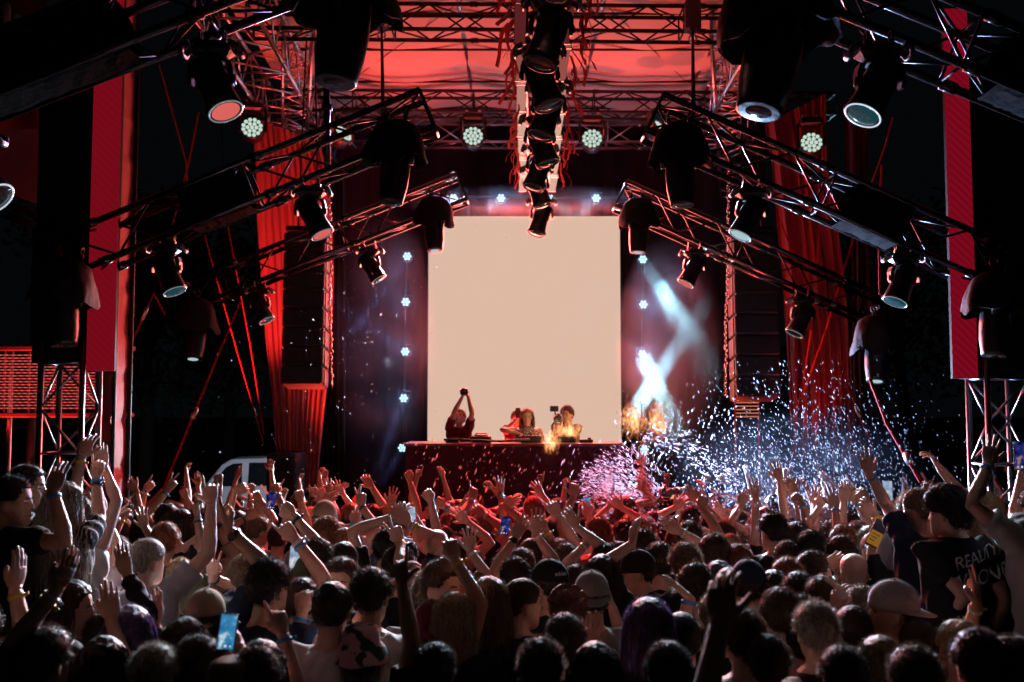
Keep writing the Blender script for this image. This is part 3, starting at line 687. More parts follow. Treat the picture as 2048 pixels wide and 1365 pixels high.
def moving_head(label, lx, ly, Y, aim, s=1.0, lens=None, ring=None, group="moving lights under the ribs", base_yaw=0):
    r = MH if not used else copy_tree(MH); used.append(1)
    d = Vector((aim[0], -aim[2] * .3, -aim[1])).normalized()
    s *= .68 if group.startswith("moving") else 1.0; L = P(lx, ly, Y); r.scale = (s,) * 3
    r.location = L - (Vector((0, 0, -.36)) + d * .345) * s
    for c in r.children:
        if c.name.startswith("barrel"):
            yaw = math.atan2(d.y, d.x) - math.pi / 2
            c.rotation_mode = 'QUATERNION'; c.rotation_quaternion = (-d).to_track_quat('Z', 'Y')
            for g in c.children:
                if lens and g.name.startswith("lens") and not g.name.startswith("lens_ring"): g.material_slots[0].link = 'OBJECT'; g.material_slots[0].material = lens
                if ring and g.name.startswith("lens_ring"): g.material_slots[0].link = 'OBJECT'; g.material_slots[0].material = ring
        if c.name.startswith("yoke"): c.rotation_euler.z = R(base_yaw)
        if c.name.startswith(("base", "handle", "clamp")) and base_yaw: pass
    tag(r, label, "moving light", group); return r
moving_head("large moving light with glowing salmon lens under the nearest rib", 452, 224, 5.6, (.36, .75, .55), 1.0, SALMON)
moving_head("large moving light with teal lens and white ring under the nearest rib", 1725, 232, 5.6, (-.42, .75, .5), 1.05, TEAL, mat("bright_ring", (.8, .85, .9), .25, 1, emit=(.75, .88, 1), estr=.75))  # ring emission paints the light on the white rim
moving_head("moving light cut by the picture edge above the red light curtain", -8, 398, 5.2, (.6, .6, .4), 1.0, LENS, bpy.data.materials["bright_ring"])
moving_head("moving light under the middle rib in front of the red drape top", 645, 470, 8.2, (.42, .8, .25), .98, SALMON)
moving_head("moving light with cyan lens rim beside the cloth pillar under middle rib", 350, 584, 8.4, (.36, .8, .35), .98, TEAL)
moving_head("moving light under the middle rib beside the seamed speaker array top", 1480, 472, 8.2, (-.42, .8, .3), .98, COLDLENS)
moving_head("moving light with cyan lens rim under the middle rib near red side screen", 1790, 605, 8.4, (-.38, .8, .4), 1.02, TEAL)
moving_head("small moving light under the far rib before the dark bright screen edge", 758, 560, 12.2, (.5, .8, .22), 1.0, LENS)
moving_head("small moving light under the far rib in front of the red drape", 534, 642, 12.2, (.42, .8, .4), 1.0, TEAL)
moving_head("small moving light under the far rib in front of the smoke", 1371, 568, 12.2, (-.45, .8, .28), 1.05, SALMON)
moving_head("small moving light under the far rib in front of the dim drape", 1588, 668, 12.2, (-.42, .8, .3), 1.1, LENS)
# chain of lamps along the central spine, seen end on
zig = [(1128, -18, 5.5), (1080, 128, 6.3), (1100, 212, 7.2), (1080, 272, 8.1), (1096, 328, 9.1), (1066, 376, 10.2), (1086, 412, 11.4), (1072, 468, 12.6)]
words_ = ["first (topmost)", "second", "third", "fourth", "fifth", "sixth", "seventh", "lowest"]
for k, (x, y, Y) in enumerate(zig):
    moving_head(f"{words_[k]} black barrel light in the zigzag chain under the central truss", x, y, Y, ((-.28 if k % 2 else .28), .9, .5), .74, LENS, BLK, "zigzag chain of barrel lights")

def make_covered():
    root = empty("covered_light", (0, 0, 0), "x", "covered light", "lights under black rain covers")
    mb = MB(); rings = []; n = 40
    prof = [(.03, .02), (.12, 0), (.2, -.05), (.25, -.14), (.275, -.25), (.29, -.34), (.30, -.40)]
    for j, (r, z) in enumerate(prof):
        ring = []
        for i in range(n):
            a = 2 * math.pi * i / n
            g = 1 + .15 * (j / 6) * noise.noise(Vector((math.cos(a) * 1.6, math.sin(a) * 1.6, j * .35))) + .05 * (.3 + j / 6) * noise.noise(Vector((math.cos(a) * 6, math.sin(a) * 6, j * .5))) - .04 * (j == 3)
            ring.append((r * g * math.cos(a), r * g * math.sin(a), z + (.10 * noise.noise(Vector((math.cos(a) * 1.7, math.sin(a) * 1.7, 7))) if j > 3 else 0)))
        rings.append(ring)
    mb.loft(rings, False); mb.f.append(tuple(range(n))[::-1]); mb.m.append(0)
    inner = [[(x * .96, y * .96, z) for x, y, z in r] for r in rings[::-1]][:4]; mb.loft([rings[-1]] + inner, False)
    mb.build("rain_cover", RAIN, root, True)
    for sx in (-1, 1):
        mb = MB(); mb.box((sx * .1, 0, .035), (.045, .06, .06), bev=.01); mb.torus((sx * .1, 0, .09), .036, .01, frame((1, 0, 0)), 14, 6); mb.build("clamp", BLK, root)
    for sx in (-1, 1):
        mb = MB(); mb.tube([(sx * .155, 0, -.12), (sx * .165, 0, -.34), (sx * .15, 0, -.42)], .028, 8); mb.build("yoke_arm", PLASTIC, root, True)
    mb = MB(); mb.lathe([(.08, .16), (.125, .12), (.135, 0), (.142, -.12), (.135, -.26), (.115, -.38), (.112, -.41), (.1, -.412)], 26)
    h = mb.build("barrel", PLASTIC, root, True, (0, 0, -.38))
    mb = MB(); mb.lathe([(.1, -.4), (.06, -.414), (.002, -.416)], 24, None, 0, False); mb.build("lens", LENS, h, True)
    return root
CV = make_covered(); usedc = []
def covered(label, px, py, Y, aim, s=1.0, lens=None, tilt=0):
    r = CV if not usedc else copy_tree(CV); usedc.append(1)
    r.location = P(px, py, Y); r.scale = (s,) * 3; r.rotation_euler = (0, R(tilt), random.uniform(0, 6))
    d = Vector((aim[0], -aim[2], -aim[1])).normalized()
    d.rotate(r.rotation_euler.to_matrix().inverted())
    for c in r.children:
        if c.name.startswith("barrel"):
            c.rotation_mode = 'QUATERNION'; c.rotation_quaternion = (-d).to_track_quat('Z', 'Y')
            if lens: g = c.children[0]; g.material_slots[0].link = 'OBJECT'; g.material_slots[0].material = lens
    tag(r, label, "covered light", "lights under black rain covers"); return r
covered("big black covered light hanging over the front truss above the bright drape", 694, -110, 5.3, (-.1, .9, .1), 1.0)
covered("big black covered light with wide hood at the roof's dim drape side", 1545, -70, 5.6, (-.25, .9, .1), 1.15, None, 4)
covered("black hooded light at the inner end of the middle rib, bright drape side", 793, 245, 8.2, (-.1, .95, .1), .88)
covered("black hooded light at the inner end of the middle rib, smoke side", 1358, 250, 8.2, (.04, .95, .1), .88)
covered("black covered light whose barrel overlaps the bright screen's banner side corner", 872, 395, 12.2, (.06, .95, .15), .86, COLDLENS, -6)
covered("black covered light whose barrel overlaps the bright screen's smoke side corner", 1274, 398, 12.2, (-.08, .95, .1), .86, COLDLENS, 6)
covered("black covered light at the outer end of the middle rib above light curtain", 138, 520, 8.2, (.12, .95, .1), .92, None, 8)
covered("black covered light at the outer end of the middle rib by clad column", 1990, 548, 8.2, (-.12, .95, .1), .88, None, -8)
covered("covered light with painted pale lens glow at the far rib end above the van", 392, 598, 12.0, (.03, .95, .25), .95, COLDLENS, 6)
covered("covered light with painted pale lens glow at the far rib end above the spray", 1752, 632, 11.0, (-.14, .95, .25), .95, COLDLENS, -10)

# central spine: truss, panels with painted screen glow, tinsel
sp0, sp1 = (.20, 4.9, 5.95), (.36, 13.4, 5.95)
box_truss("central_truss", "dark central truss running from the stage front toward the camera", sp0, sp1, .29, .29, BLK, BLK, None)
def peach_bar(k, n):  # emission ramp paints the screen's reflection along the panels
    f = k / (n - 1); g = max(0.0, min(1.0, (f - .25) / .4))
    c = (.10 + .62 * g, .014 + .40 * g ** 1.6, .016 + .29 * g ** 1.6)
    return emat("painted_screen_glow", c, 1.0)
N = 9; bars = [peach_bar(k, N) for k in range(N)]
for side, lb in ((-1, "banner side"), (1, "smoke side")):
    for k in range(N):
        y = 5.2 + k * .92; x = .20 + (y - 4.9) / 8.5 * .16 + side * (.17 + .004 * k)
        root = empty("bright_bar", (x, y, 5.70), f"{['nearest', 'second', 'third', 'fourth', 'fifth', 'sixth', 'seventh', 'eighth', 'farthest'][k]} reflective panel with painted screen glow along the {lb} of the central truss", "light bar", "reflective panels along the central truss")
        mb = MB(); mb.box((0, .43, 0), (.085, .86, .03)); mb.build("painted_glow_face", bars[k], root)
        mb = MB(); mb.box((0, .43, .03), (.095, .88, .03), bev=.005); mb.build("housing", BLKM, root)
        for yy in (0.02, .84):
            mb = MB(); mb.box((0, yy, .0), (.1, .012, .05)); mb.build("end_cap", ALU, root)
TINSEL = mat("red_tinsel", (.5, .08, .07), .35, .3, .6, trans=.35)
def fringe(side, label):
    rnd = random.Random(3 + side); mb = MB()
    for k in range(95):
        y = 5.1 + 7.5 * ((k / 95) ** 1.6) if k < 95 else rnd.choice([5.6, 7.0, 8.1, 9.6, 11.7]) + rnd.gauss(0, .1)
        x = .20 + (y - 4.9) / 8.5 * .16 + side * (.23 + rnd.uniform(0, .05)); L = rnd.uniform(.10, .34); dx = side * abs(rnd.gauss(0, .06)); w = rnd.choice([.006, .012, .03, .045])
        p = []; 
        for i in range(5):
            f = i / 4; p.append((x + dx * f * (2 - f) + .02 * math.sin(f * 5 + k), y + .05 * math.sin(f * 3 + k), 5.74 - L * f))
        vs = []
        for q in p: vs += [q, (q[0] + w * .6, q[1] + w, q[2])]
        mb.add(vs, [(2 * i, 2 * i + 1, 2 * i + 3, 2 * i + 2) for i in range(4)])
    tag(mb.build("tinsel_fringe", TINSEL), label, "tinsel", "tinsel along the central truss")
fringe(-1, "ragged red tinsel fringe along the banner side of the central truss"); fringe(1, "ragged red tinsel fringe along the smoke side of the central truss")

# round wash lights with nineteen cells
CELL = emat("mint_cell", (.62, .78, .66), .9)
def make_wash():
    root = empty("wash_light", (0, 0, 0), "x", "wash light", "round wash lights on the roof truss")
    mb = MB(); mb.box((0, 0, .33), (.34, .22, .12), bev=.03); mb.build("base", PLASTIC, root)
    for sx in (-1, 1):
        mb = MB(); mb.box((sx * .1, 0, .41), (.05, .06, .06), bev=.01); mb.build("clamp", ALU, root)
        mb = MB(); mb.loft([[(sx * a, y, z) for a, y in ((.175, -.05), (.21, -.05), (.21, .05), (.175, .05))] for z in (.30, .06, -.04)]); mb.build("yoke_arm", PLASTIC, root)
    MX = Matrix.Rotation(R(90 - 12), 4, 'X')
    mb = MB(); mb.lathe([(.1, -.2), (.16, -.14), (.175, 0), (.175, .06), (.165, .065), (.16, .052)], 28, MX); mb.build("head", PLASTIC, root, True)
    for q, (rr, nn) in enumerate(((0, 1), (.065, 6), (.127, 12))):
        for k in range(nn):
            a = 2 * math.pi * (k + .5 * (q == 2)) / nn; mb = MB(); mb.lathe([(.0285, .05), (.0285, .066), (.018, .072), (.001, .074)], 12, MX @ Matrix.Translation((rr * math.cos(a), rr * math.sin(a), 0)), 0, False); mb.build("led_cell", CELL, root, True)
    return root
WL = make_wash()
for k, (x, y, lb) in enumerate(((505, 259, "round wash light with pale cells nearest the cloth pillar"), (946, 276, "round wash light with pale cells above the bright screen, drape side"), (1184, 281, "round wash light with pale cells above the bright screen, smoke side"), (1622, 289, "round wash light with pale cells against the dim drape"))):
    r = WL if k == 0 else copy_tree(WL); r.location = P(x, y, 15.7 if 600 < x < 1500 else 14.8); tag(r, lb, "wash light", "round wash lights on the roof truss"); r.rotation_euler = (0, 0, R((8, 3, -3, -8)[k])); r.scale = (1.02,) * 3
for x, y, lb in ((683, 272, "small tilted wash light half hidden behind the middle rib, drape side"), (1318, 262, "small dark wash light half hidden behind the middle rib, smoke side")):
    r = copy_tree(WL); r.location = P(x, y, 15.2); r.rotation_euler = (R(-25), R(20), R(40)); r.scale = (.95,) * 3; tag(r, lb, "wash light", "round wash lights on the roof truss")

# small beam lights around the screen
GLOWB = emat("blue_white_led", (.5, .86, 1.0), 1.5)
def make_beam():
    root = empty("beam_light", (0, 0, 0), "x", "beam light", "small beam lights around the screen")
    mb = MB(); mb.lathe([(.05, -.1), (.085, -.06), (.09, .048), (.085, .052)], 18, Matrix.Rotation(R(90), 4, 'X')); mb.build("body", PLASTIC, root, True)
    mb = MB(); mb.tube([(-.1, .03, 0), (-.1, .03, .12), (.1, .03, .12), (.1, .03, 0)], .012, 6); mb.build("bracket", BLK, root)
    for k in range(7):
        a = math.pi * k / 3; rr = 0 if k == 6 else .05
        mb = MB(); mb.lathe([(.024, .05), (.02, .064), (.001, .068)], 10, Matrix.Rotation(R(90), 4, 'X') @ Matrix.Translation((rr * math.cos(a), rr * math.sin(a), 0)), 0, False); mb.build("led_cell", GLOWB, root, True)
    return root
BL = make_beam()
ord_ = ["topmost", "second", "third", "fourth", "lowest"]
beams = [(907, 398, "at the drape side end of the row above the screen"), (1002, 398, "second from the drape side in the row above the screen"), (1100, 399, "half behind the lamp chain in the row above the screen"), (1192, 398, "fourth in the row above the screen"), (1286, 399, "at the smoke side end of the row above the screen")]
beams += [(p[0], p[1], f"{ord_[i]} in the column beside the screen's drape side") for i, p in enumerate([(815, 514), (812, 605), (811, 704), (808, 797), (805, 896)])]
beams += [(p[0], p[1], f"{ord_[i]} in the column beside the screen's smoke side") for i, p in enumerate([(1285, 520), (1286, 610), (1284, 709), (1289, 800), (1288, 899)])]
for k, (x, y, lb) in enumerate(beams):
    r = BL if k == 0 else copy_tree(BL); r.location = P(x, y, 16.5 if y < 880 else 14.6); tag(r, "blue white beam light " + lb, "beam light", "small beam lights around the screen")
    r.scale = (.98,) * 3 if y < 880 else (.85,) * 3
for x, y0, y1, Y, lb in ((812, 490, 1000, 16.6, "thin pipe carrying the beam lights on the screen's drape side"), (1286, 490, 1000, 16.6, "thin pipe carrying the beam lights on the screen's smoke side")):
    mb = MB(); mb.tube([P(x, y0, Y), P(x - 3, y1, Y)], .02, 8); tag(mb.build("pipe", BLK, None, True), lb, "pipe", "pipes holding beam lights")
mb = MB(); mb.tube([P(890, 394, 16.62), P(1302, 395, 16.62)], .02, 8); tag(mb.build("pipe", BLK, None, True), "thin pipe carrying the beam lights above the screen", "pipe", "pipes holding beam lights")
# ================================================================ PEOPLE
def skin_mat(name, col):
    m = mat(name, col, .5, 0, .45, var=.2, vscale=22, bump=.3, bscale=55); return m
SKINS = [skin_mat("skin_fair", (.56, .33, .25)), skin_mat("skin_tan", (.46, .26, .18)), skin_mat("skin_olive", (.38, .21, .14)), skin_mat("skin_brown", (.20, .10, .065))]
EYE = mat("eye_white", (.3, .27, .26), .3); IRIS = mat("eye_iris", (.03, .02, .015), .2); LIP = mat("lip", (.4, .13, .12), .4); BROW = mat("brow", (.03, .02, .015), .8)
def hair_mat(name, col, tr=.35):
    m = mat(name, col, .52, 0, .4, trans=.2); nt = m.node_tree; bs = nt.nodes["Principled BSDF"]; tc = nt.nodes.new("ShaderNodeTexCoord"); mp = nt.nodes.new("ShaderNodeMapping"); mp.inputs["Scale"].default_value = (170, 170, 14)
    n = nt.nodes.new("ShaderNodeTexNoise"); n.inputs["Scale"].default_value = 1; n.inputs["Detail"].default_value = 3; nt.links.new(tc.outputs["Object"], mp.inputs["Vector"]); nt.links.new(mp.outputs[0], n.inputs["Vector"])
    r = nt.nodes.new("ShaderNodeValToRGB"); r.color_ramp.elements[0].position = .35; r.color_ramp.elements[1].position = .68; r.color_ramp.elements[0].color = (*[c * .3 for c in col], 1); r.color_ramp.elements[1].color = (*[min(1, c * 1.7) for c in col], 1)
    nt.links.new(n.outputs["Fac"], r.inputs["Fac"]); nt.links.new(r.outputs["Color"], bs.inputs["Base Color"])
    bp = nt.nodes.new("ShaderNodeBump"); bp.inputs["Strength"].default_value = .7; bp.inputs["Distance"].default_value = .006; nt.links.new(n.outputs["Fac"], bp.inputs["Height"]); nt.links.new(bp.outputs["Normal"], bs.inputs["Normal"]); return m
HAIRS = {"black": hair_mat("hair_black", (.014, .011, .01)), "dark": hair_mat("hair_dark_brown", (.035, .02, .013)), "brown": hair_mat("hair_brown", (.065, .036, .02)),
         "light": hair_mat("hair_light_brown", (.15, .095, .055)), "blonde": hair_mat("hair_blonde", (.36, .26, .145)), "grey": hair_mat("hair_grey_blonde", (.27, .24, .20)), "purple": hair_mat("hair_purple", (.13, .09, .22)), "red": hair_mat("hair_auburn", (.2, .06, .03))}
def cloth(name, col, var=.15): return mat("cloth_" + name, col, .85, 0, .2, var=var, vscale=9, bump=.25, bscale=120, trans=.12)
CLOTHS = {"black": cloth("black", (.015, .015, .017)), "navy": cloth("navy", (.018, .028, .06)), "white": cloth("white", (.7, .68, .66)), "grey": cloth("grey", (.22, .22, .23)), "pale grey": cloth("pale_grey", (.42, .41, .42)),
          "red": cloth("red", (.42, .04, .04)), "olive": cloth("olive", (.09, .10, .05)), "beige": cloth("beige", (.45, .36, .26)), "blue": cloth("blue", (.05, .12, .3)), "teal": cloth("teal", (.04, .22, .28)), "wine": cloth("wine", (.16, .02, .04))}  # teal: stage light put into the shirt colour
DENIM = mat("denim", (.03, .045, .09), .9, var=.3, vscale=20); TRDARK = mat("dark_trousers", (.02, .02, .022), .9)
BANDS = {"blue": mat("band_blue", (.05, .28, .62), .4), "yellow": mat("band_yellow", (.8, .52, .05), .4), "white": mat("band_white", (.75, .75, .75), .4), "dark": mat("band_dark", (.02, .02, .025), .35)}

def patterned(name, a, b, scale, kind="noise", thr=.5):
    m = mat(name, a, .85, 0, .2); nt = m.node_tree; bs = nt.nodes["Principled BSDF"]; tc = nt.nodes.new("ShaderNodeTexCoord")
    if kind == "wave": t = nt.nodes.new("ShaderNodeTexWave"); t.inputs["Scale"].default_value = scale; t.inputs["Distortion"].default_value = 9; t.inputs["Detail"].default_value = 2
    else: t = nt.nodes.new("ShaderNodeTexNoise"); t.inputs["Scale"].default_value = scale; t.inputs["Detail"].default_value = 1.5
    r = nt.nodes.new("ShaderNodeValToRGB"); r.color_ramp.elements[0].position = thr; r.color_ramp.elements[1].position = thr + .04
    r.color_ramp.elements[0].color = (*a, 1); r.color_ramp.elements[1].color = (*b, 1)
    nt.links.new(tc.outputs["Object"], t.inputs["Vector"]); nt.links.new(t.outputs["Fac"], r.inputs["Fac"]); nt.links.new(r.outputs["Color"], bs.inputs["Base Color"]); return m
CLOTHS["straw"] = cloth("straw", (.2, .14, .09))
CLOTHS["zebra"] = patterned("cloth_zebra", (.012, .012, .014), (.3, .28, .27), 13, "wave", .82)
CLOTHS["floral"] = patterned("cloth_floral", (.03, .04, .03), (.42, .3, .33), 9, "noise", .55)
BUCKET = patterned("bucket_leaf_print", (.40, .26, .29), (.02, .05, .025), 13, "noise", .53)

# ---- temporary remesh batch
PEND = []
def remesh_all(jobs):
    """jobs: list of (MB, voxel, smooth_iters) -> list of meshes"""
    col = bpy.data.collections.new("workbench"); COL.children.link(col); obs = []
    for mb, vox, it in jobs:
        me = mb.mesh("work"); o = bpy.data.objects.new("work", me); col.objects.link(o)
        r = o.modifiers.new("r", 'REMESH'); r.mode = 'VOXEL'; r.voxel_size = vox
        if it: s = o.modifiers.new("s", 'SMOOTH'); s.factor = .5; s.iterations = it
        obs.append(o)
    dg = bpy.context.evaluated_depsgraph_get(); out = []
    for o in obs:
        out.append(bpy.data.meshes.new_from_object(o.evaluated_get(dg)))
    for o in obs: d = o.data; bpy.data.objects.remove(o); bpy.data.meshes.remove(d)
    bpy.data.collections.remove(col); return out
def coords(me):
    a = np.empty(len(me.vertices) * 3, dtype=np.float32); me.vertices.foreach_get("co", a); return a.reshape(-1, 3)
def setco(me, a): me.vertices.foreach_set("co", a.astype(np.float32).ravel()); me.update()
def shade(me): me.polygons.foreach_set("use_smooth", [True] * len(me.polygons))

# ---- hands
def hand_mb(pose):
    mb = MB(); S0 = 1.0
    # palm: thumb side +X, palm normal +Y, fingers +Z
    rows = [(0, .029, .021, .002), (.015, .031, .019, .001), (.04, .040, .0165, 0), (.065, .043, .0155, 0), (.09, .042, .013, -.001), (.098, .038, .009, -.002)]
    mb.loft([[(w * math.cos(2 * math.pi * k / 14), yo + t * math.sin(2 * math.pi * k / 14), z) for k in range(14)] for z, w, t, yo in rows])
    mb.tube([(0, 0, -.03), (0, 0, .02)], [.027, .029], 12, flat=.8, up=(0, 1, 0))
    mb.ell((.026, .012, .04), (.016, .014, .03), 10, 6)
    base = [(.031, 0, .092), (.0105, -.001, .098), (-.011, -.001, .095), (-.031, 0, .086)]
    ln = [.074, .083, .077, .060]; rad = [.0088, .0090, .0086, .0076]
    spread = {"open": (14, 4, -6, -18), "relaxed": (8, 2, -4, -12), "flat": (2, 0, -1, -3)}.get(pose, (8, 2, -3, -10))
    curl = {"open": [(4, 8, 6)] * 4, "relaxed": [(18, 26, 16), (24, 30, 20), (30, 34, 22), (34, 38, 24)], "flat": [(6, 8, 6)] * 4,
            "fist": [(72, 92, 55)] * 4, "point": [(2, 5, 3), (66, 95, 60), (74, 95, 60), (76, 92, 55)], "horns": [(2, 6, 4), (70, 95, 60), (72, 95, 60), (6, 10, 8)],
            "ily": [(4, 6, 4), (70, 95, 60), (72, 95, 60), (40, 60, 40)], "vee": [(4, 6, 4), (4, 6, 4), (72, 95, 60), (74, 92, 55)], "pinch": [(48, 50, 26), (22, 32, 20), (14, 22, 14), (8, 14, 10)],
            "grip": [(38, 42, 26), (40, 44, 28), (42, 46, 28), (44, 48, 30)], "droop": [(50, 30, 18), (56, 32, 20), (60, 34, 20), (62, 36, 20)]}[pose]
    if pose == "vee": spread = (16, -8, -3, -6)
    for q in range(4):
        p = Vector(base[q]); sp = R(spread[q]); a = 0; pts = [p - Vector((0, 0, .02)), p]; rr = [rad[q] * 1.05, rad[q] * 1.08]
        for s, fr in enumerate((.45, .31, .26)):
            a += R(curl[q][s]); d = Vector((math.sin(sp) * math.cos(a), math.sin(a), math.cos(a) * math.cos(sp))).normalized()
            m = p + d * ln[q] * fr * .5; p = p + d * ln[q] * fr; pts += [m, p]; rr += [rad[q] * (.96 - .07 * s), rad[q] * (1.0 - .1 * s) if s < 2 else rad[q] * .62]
        mb.tube(pts, rr, 10)
    if pose in ("fist", "point", "horns", "vee"): th = [(.026, .006, .028), (.044, .022, .052), (.034, .036, .072), (.012, .040, .082)]
    elif pose in ("ily",): th = [(.026, .004, .025), (.052, .008, .045), (.078, .010, .060), (.096, .010, .068)]
    elif pose in ("flat", "droop"): th = [(.026, .006, .028), (.044, .014, .052), (.050, .016, .080), (.048, .016, .102)]
    elif pose == "pinch": th = [(.026, .006, .028), (.048, .024, .055), (.052, .044, .080), (.046, .058, .100)]
    elif pose == "grip": th = [(.026, .006, .028), (.050, .022, .052), (.052, .042, .078), (.044, .056, .098)]
    else: th = [(.026, .004, .025), (.050, .010, .050), (.068, .014, .074), (.080, .016, .096)]
    mb.tube(th, [.0145, .0122, .0108, .0070], 10)
    return mb
HP = ["open", "relaxed", "flat", "fist", "point", "horns", "ily", "vee", "pinch", "grip", "droop"]
def make_hands():
    hs = remesh_all([(hand_mb(p), .0034, 2) for p in HP]); out = {}
    for p, me in zip(HP, hs):
        shade(me); out[(p, -1)] = me
        m2 = me.copy(); m2.transform(Matrix.Diagonal((-1, 1, 1, 1))); m2.flip_normals(); out[(p, 1)] = m2
    return out
HANDS = make_hands()

# ---- head
HC = Vector((0, .015, 1.635)); NECKP = Vector((0, -.012, 1.515))
def head_rows(): return [(-.122, .018, .072, .045), (-.112, .036, .084, .020), (-.095, .048, .090, -.012), (-.075, .057, .092, -.045), (-.045, .064, .092, -.070), (-.015, .069, .092, -.086), (.02, .0735, .094, -.096), (.05, .076, .096, -.099), (.08, .072, .085, -.092), (.105, .057, .062, -.072), (.12, .035, .035, -.044), (.1265, .012, .006, -.018)]
def head_mb(mb, M):
    rings = []
    for z, w, yf, yb in head_rows():
        c, h = (yf + yb) / 2, (yf - yb) / 2; ring = []
        for k in range(20):
            a = 2 * math.pi * k / 20; ca, sa = math.cos(a), math.sin(a)
            ring.append(M @ Vector((w * math.copysign(abs(ca) ** .85, ca), c + h * math.copysign(abs(sa) ** .9, sa), z)))
        rings.append(ring)
    mb.loft(rings)
    # nose, ears, chin
    mb.loft([[M @ Vector(p) for p in r] for r in ([(-.007, .086, .022), (.007, .086, .022), (.004, .098, .022), (-.004, .098, .022)], [(-.012, .08, -.012), (.012, .08, -.012), (.006, .110, -.012), (-.006, .110, -.012)], [(-.018, .08, -.032), (.018, .08, -.032), (.011, .117, -.030), (-.011, .117, -.030)], [(-.013, .08, -.042), (.013, .08, -.042), (.007, .104, -.041), (-.007, .104, -.041)])])
    for sx in (-1, 1):
        mb.ell(M @ Vector((sx * .0765, -.012, -.008)), (.010, .020, .032), 10, 8, M.to_3x3() @ Matrix.Rotation(R(sx * 18), 3, 'Z') @ Matrix.Rotation(R(-12), 3, 'X'))
def head_post(co, M):
    Mi = np.array(M.inverted()); h = co @ Mi[:3, :3].T + Mi[:3, 3]; sel = (np.abs(h[:, 2]) < .16) & (h[:, 1] > .03) & (np.abs(h[:, 0]) < .09)
    def g(c, s): return np.exp(-(((h[:, 0] - c[0]) ** 2 + (h[:, 1] - c[1]) ** 2 + (h[:, 2] - c[2]) ** 2) / (2 * s * s)))
    dy = np.zeros(len(co))
    for sx in (-1, 1):
        dy -= .013 * g((sx * .031, .085, .002), .012); dy += .006 * g((sx * .03, .095, .026), .011); dy += .004 * g((sx * .042, .08, -.03), .014)
    dy += .006 * g((0, .095, -.060), .009) + .005 * g((0, .093, -.076), .009) - .004 * g((0, .095, -.068), .004) + .006 * g((0, .09, -.105), .014) - .004 * g((0, .095, -.088), .008)
    dy[~sel] = 0; f = np.array(M.to_3x3() @ Vector((0, 1, 0))); return co + dy[:, None] * f[None, :]
def eyes_mb(mb, M):
    for sx in (-1, 1):
        mb.ell(M @ Vector((sx * .031, .0735, .001)), (.0115, .009, .0068), 12, 8, M.to_3x3(), 1); mb.ell(M @ Vector((sx * .031, .0790, .001)), (.0056, .0045, .0056), 10, 6, M.to_3x3(), 2)
        mb.tube([M @ Vector((sx * .013, .0965, .020)), M @ Vector((sx * .032, .0965, .026)), M @ Vector((sx * .05, .082, .021))], [.003, .0042, .002], 6, 3)
    mb.tube([M @ Vector((-.022, .091, -.067)), M @ Vector((0, .099, -.066)), M @ Vector((.022, .091, -.067))], [.003, .006, .003], 8, 4)

# ---- pose solver
UA, FA = .295, .262
def solve(side, wrist, hint):
    w = Vector(wrist); up = max(0, min(1, (w.z - 1.35) / .5))
    s = Vector((side * (.185 - .03 * up), -.005, 1.405 + .055 * up)); d = w - s; k = 1.0
    L = d.length
    if L > (UA + FA) * .985:
        k = min(1.10, L / ((UA + FA) * .985))
        if L > (UA + FA) * .985 * k: w = s + d * ((UA + FA) * .985 * k / L); L = (w - s).length
    a, b = UA * k, FA * k; t = (w - s).normalized(); x = (a * a - b * b + L * L) / (2 * L); hh = math.sqrt(max(0, a * a - x * x))
    hv = Vector(hint); hv = hv - t * hv.dot(t)
    if hv.length < 1e-4: hv = t.orthogonal()
    return s, s + t * x + hv.normalized() * hh, w
def arm_down(side, rnd): return dict(side=side, wrist=(side * rnd.uniform(.24, .3), rnd.uniform(.0, .15), rnd.uniform(.84, .95)), hint=(side * .4, -1, 0), hand="relaxed", palm=(-side, .2, 0))
def torso_rings(g, z0, zs=1):
    rows = [(.84, .165, .115, -.01), (.93, .168, .118, -.012), (1.03, .150, .108, -.005), (1.12, .152, .110, 0), (1.22, .170, .118, .002), (1.32, .186, .118, 0), (1.39, .190, .105, -.006), (1.435, .160, .088, -.010), (1.465, .105, .070, -.012), (1.49, .062, .058, -.012)]
    out = []
    for z, w, d, y in rows:
        if z < z0: continue
        out.append([((w + g) * math.copysign(abs(math.cos(2 * math.pi * k / 24)) ** .8, math.cos(2 * math.pi * k / 24)), y + (d + g) * math.sin(2 * math.pi * k / 24), z) for k in range(24)])
    return out
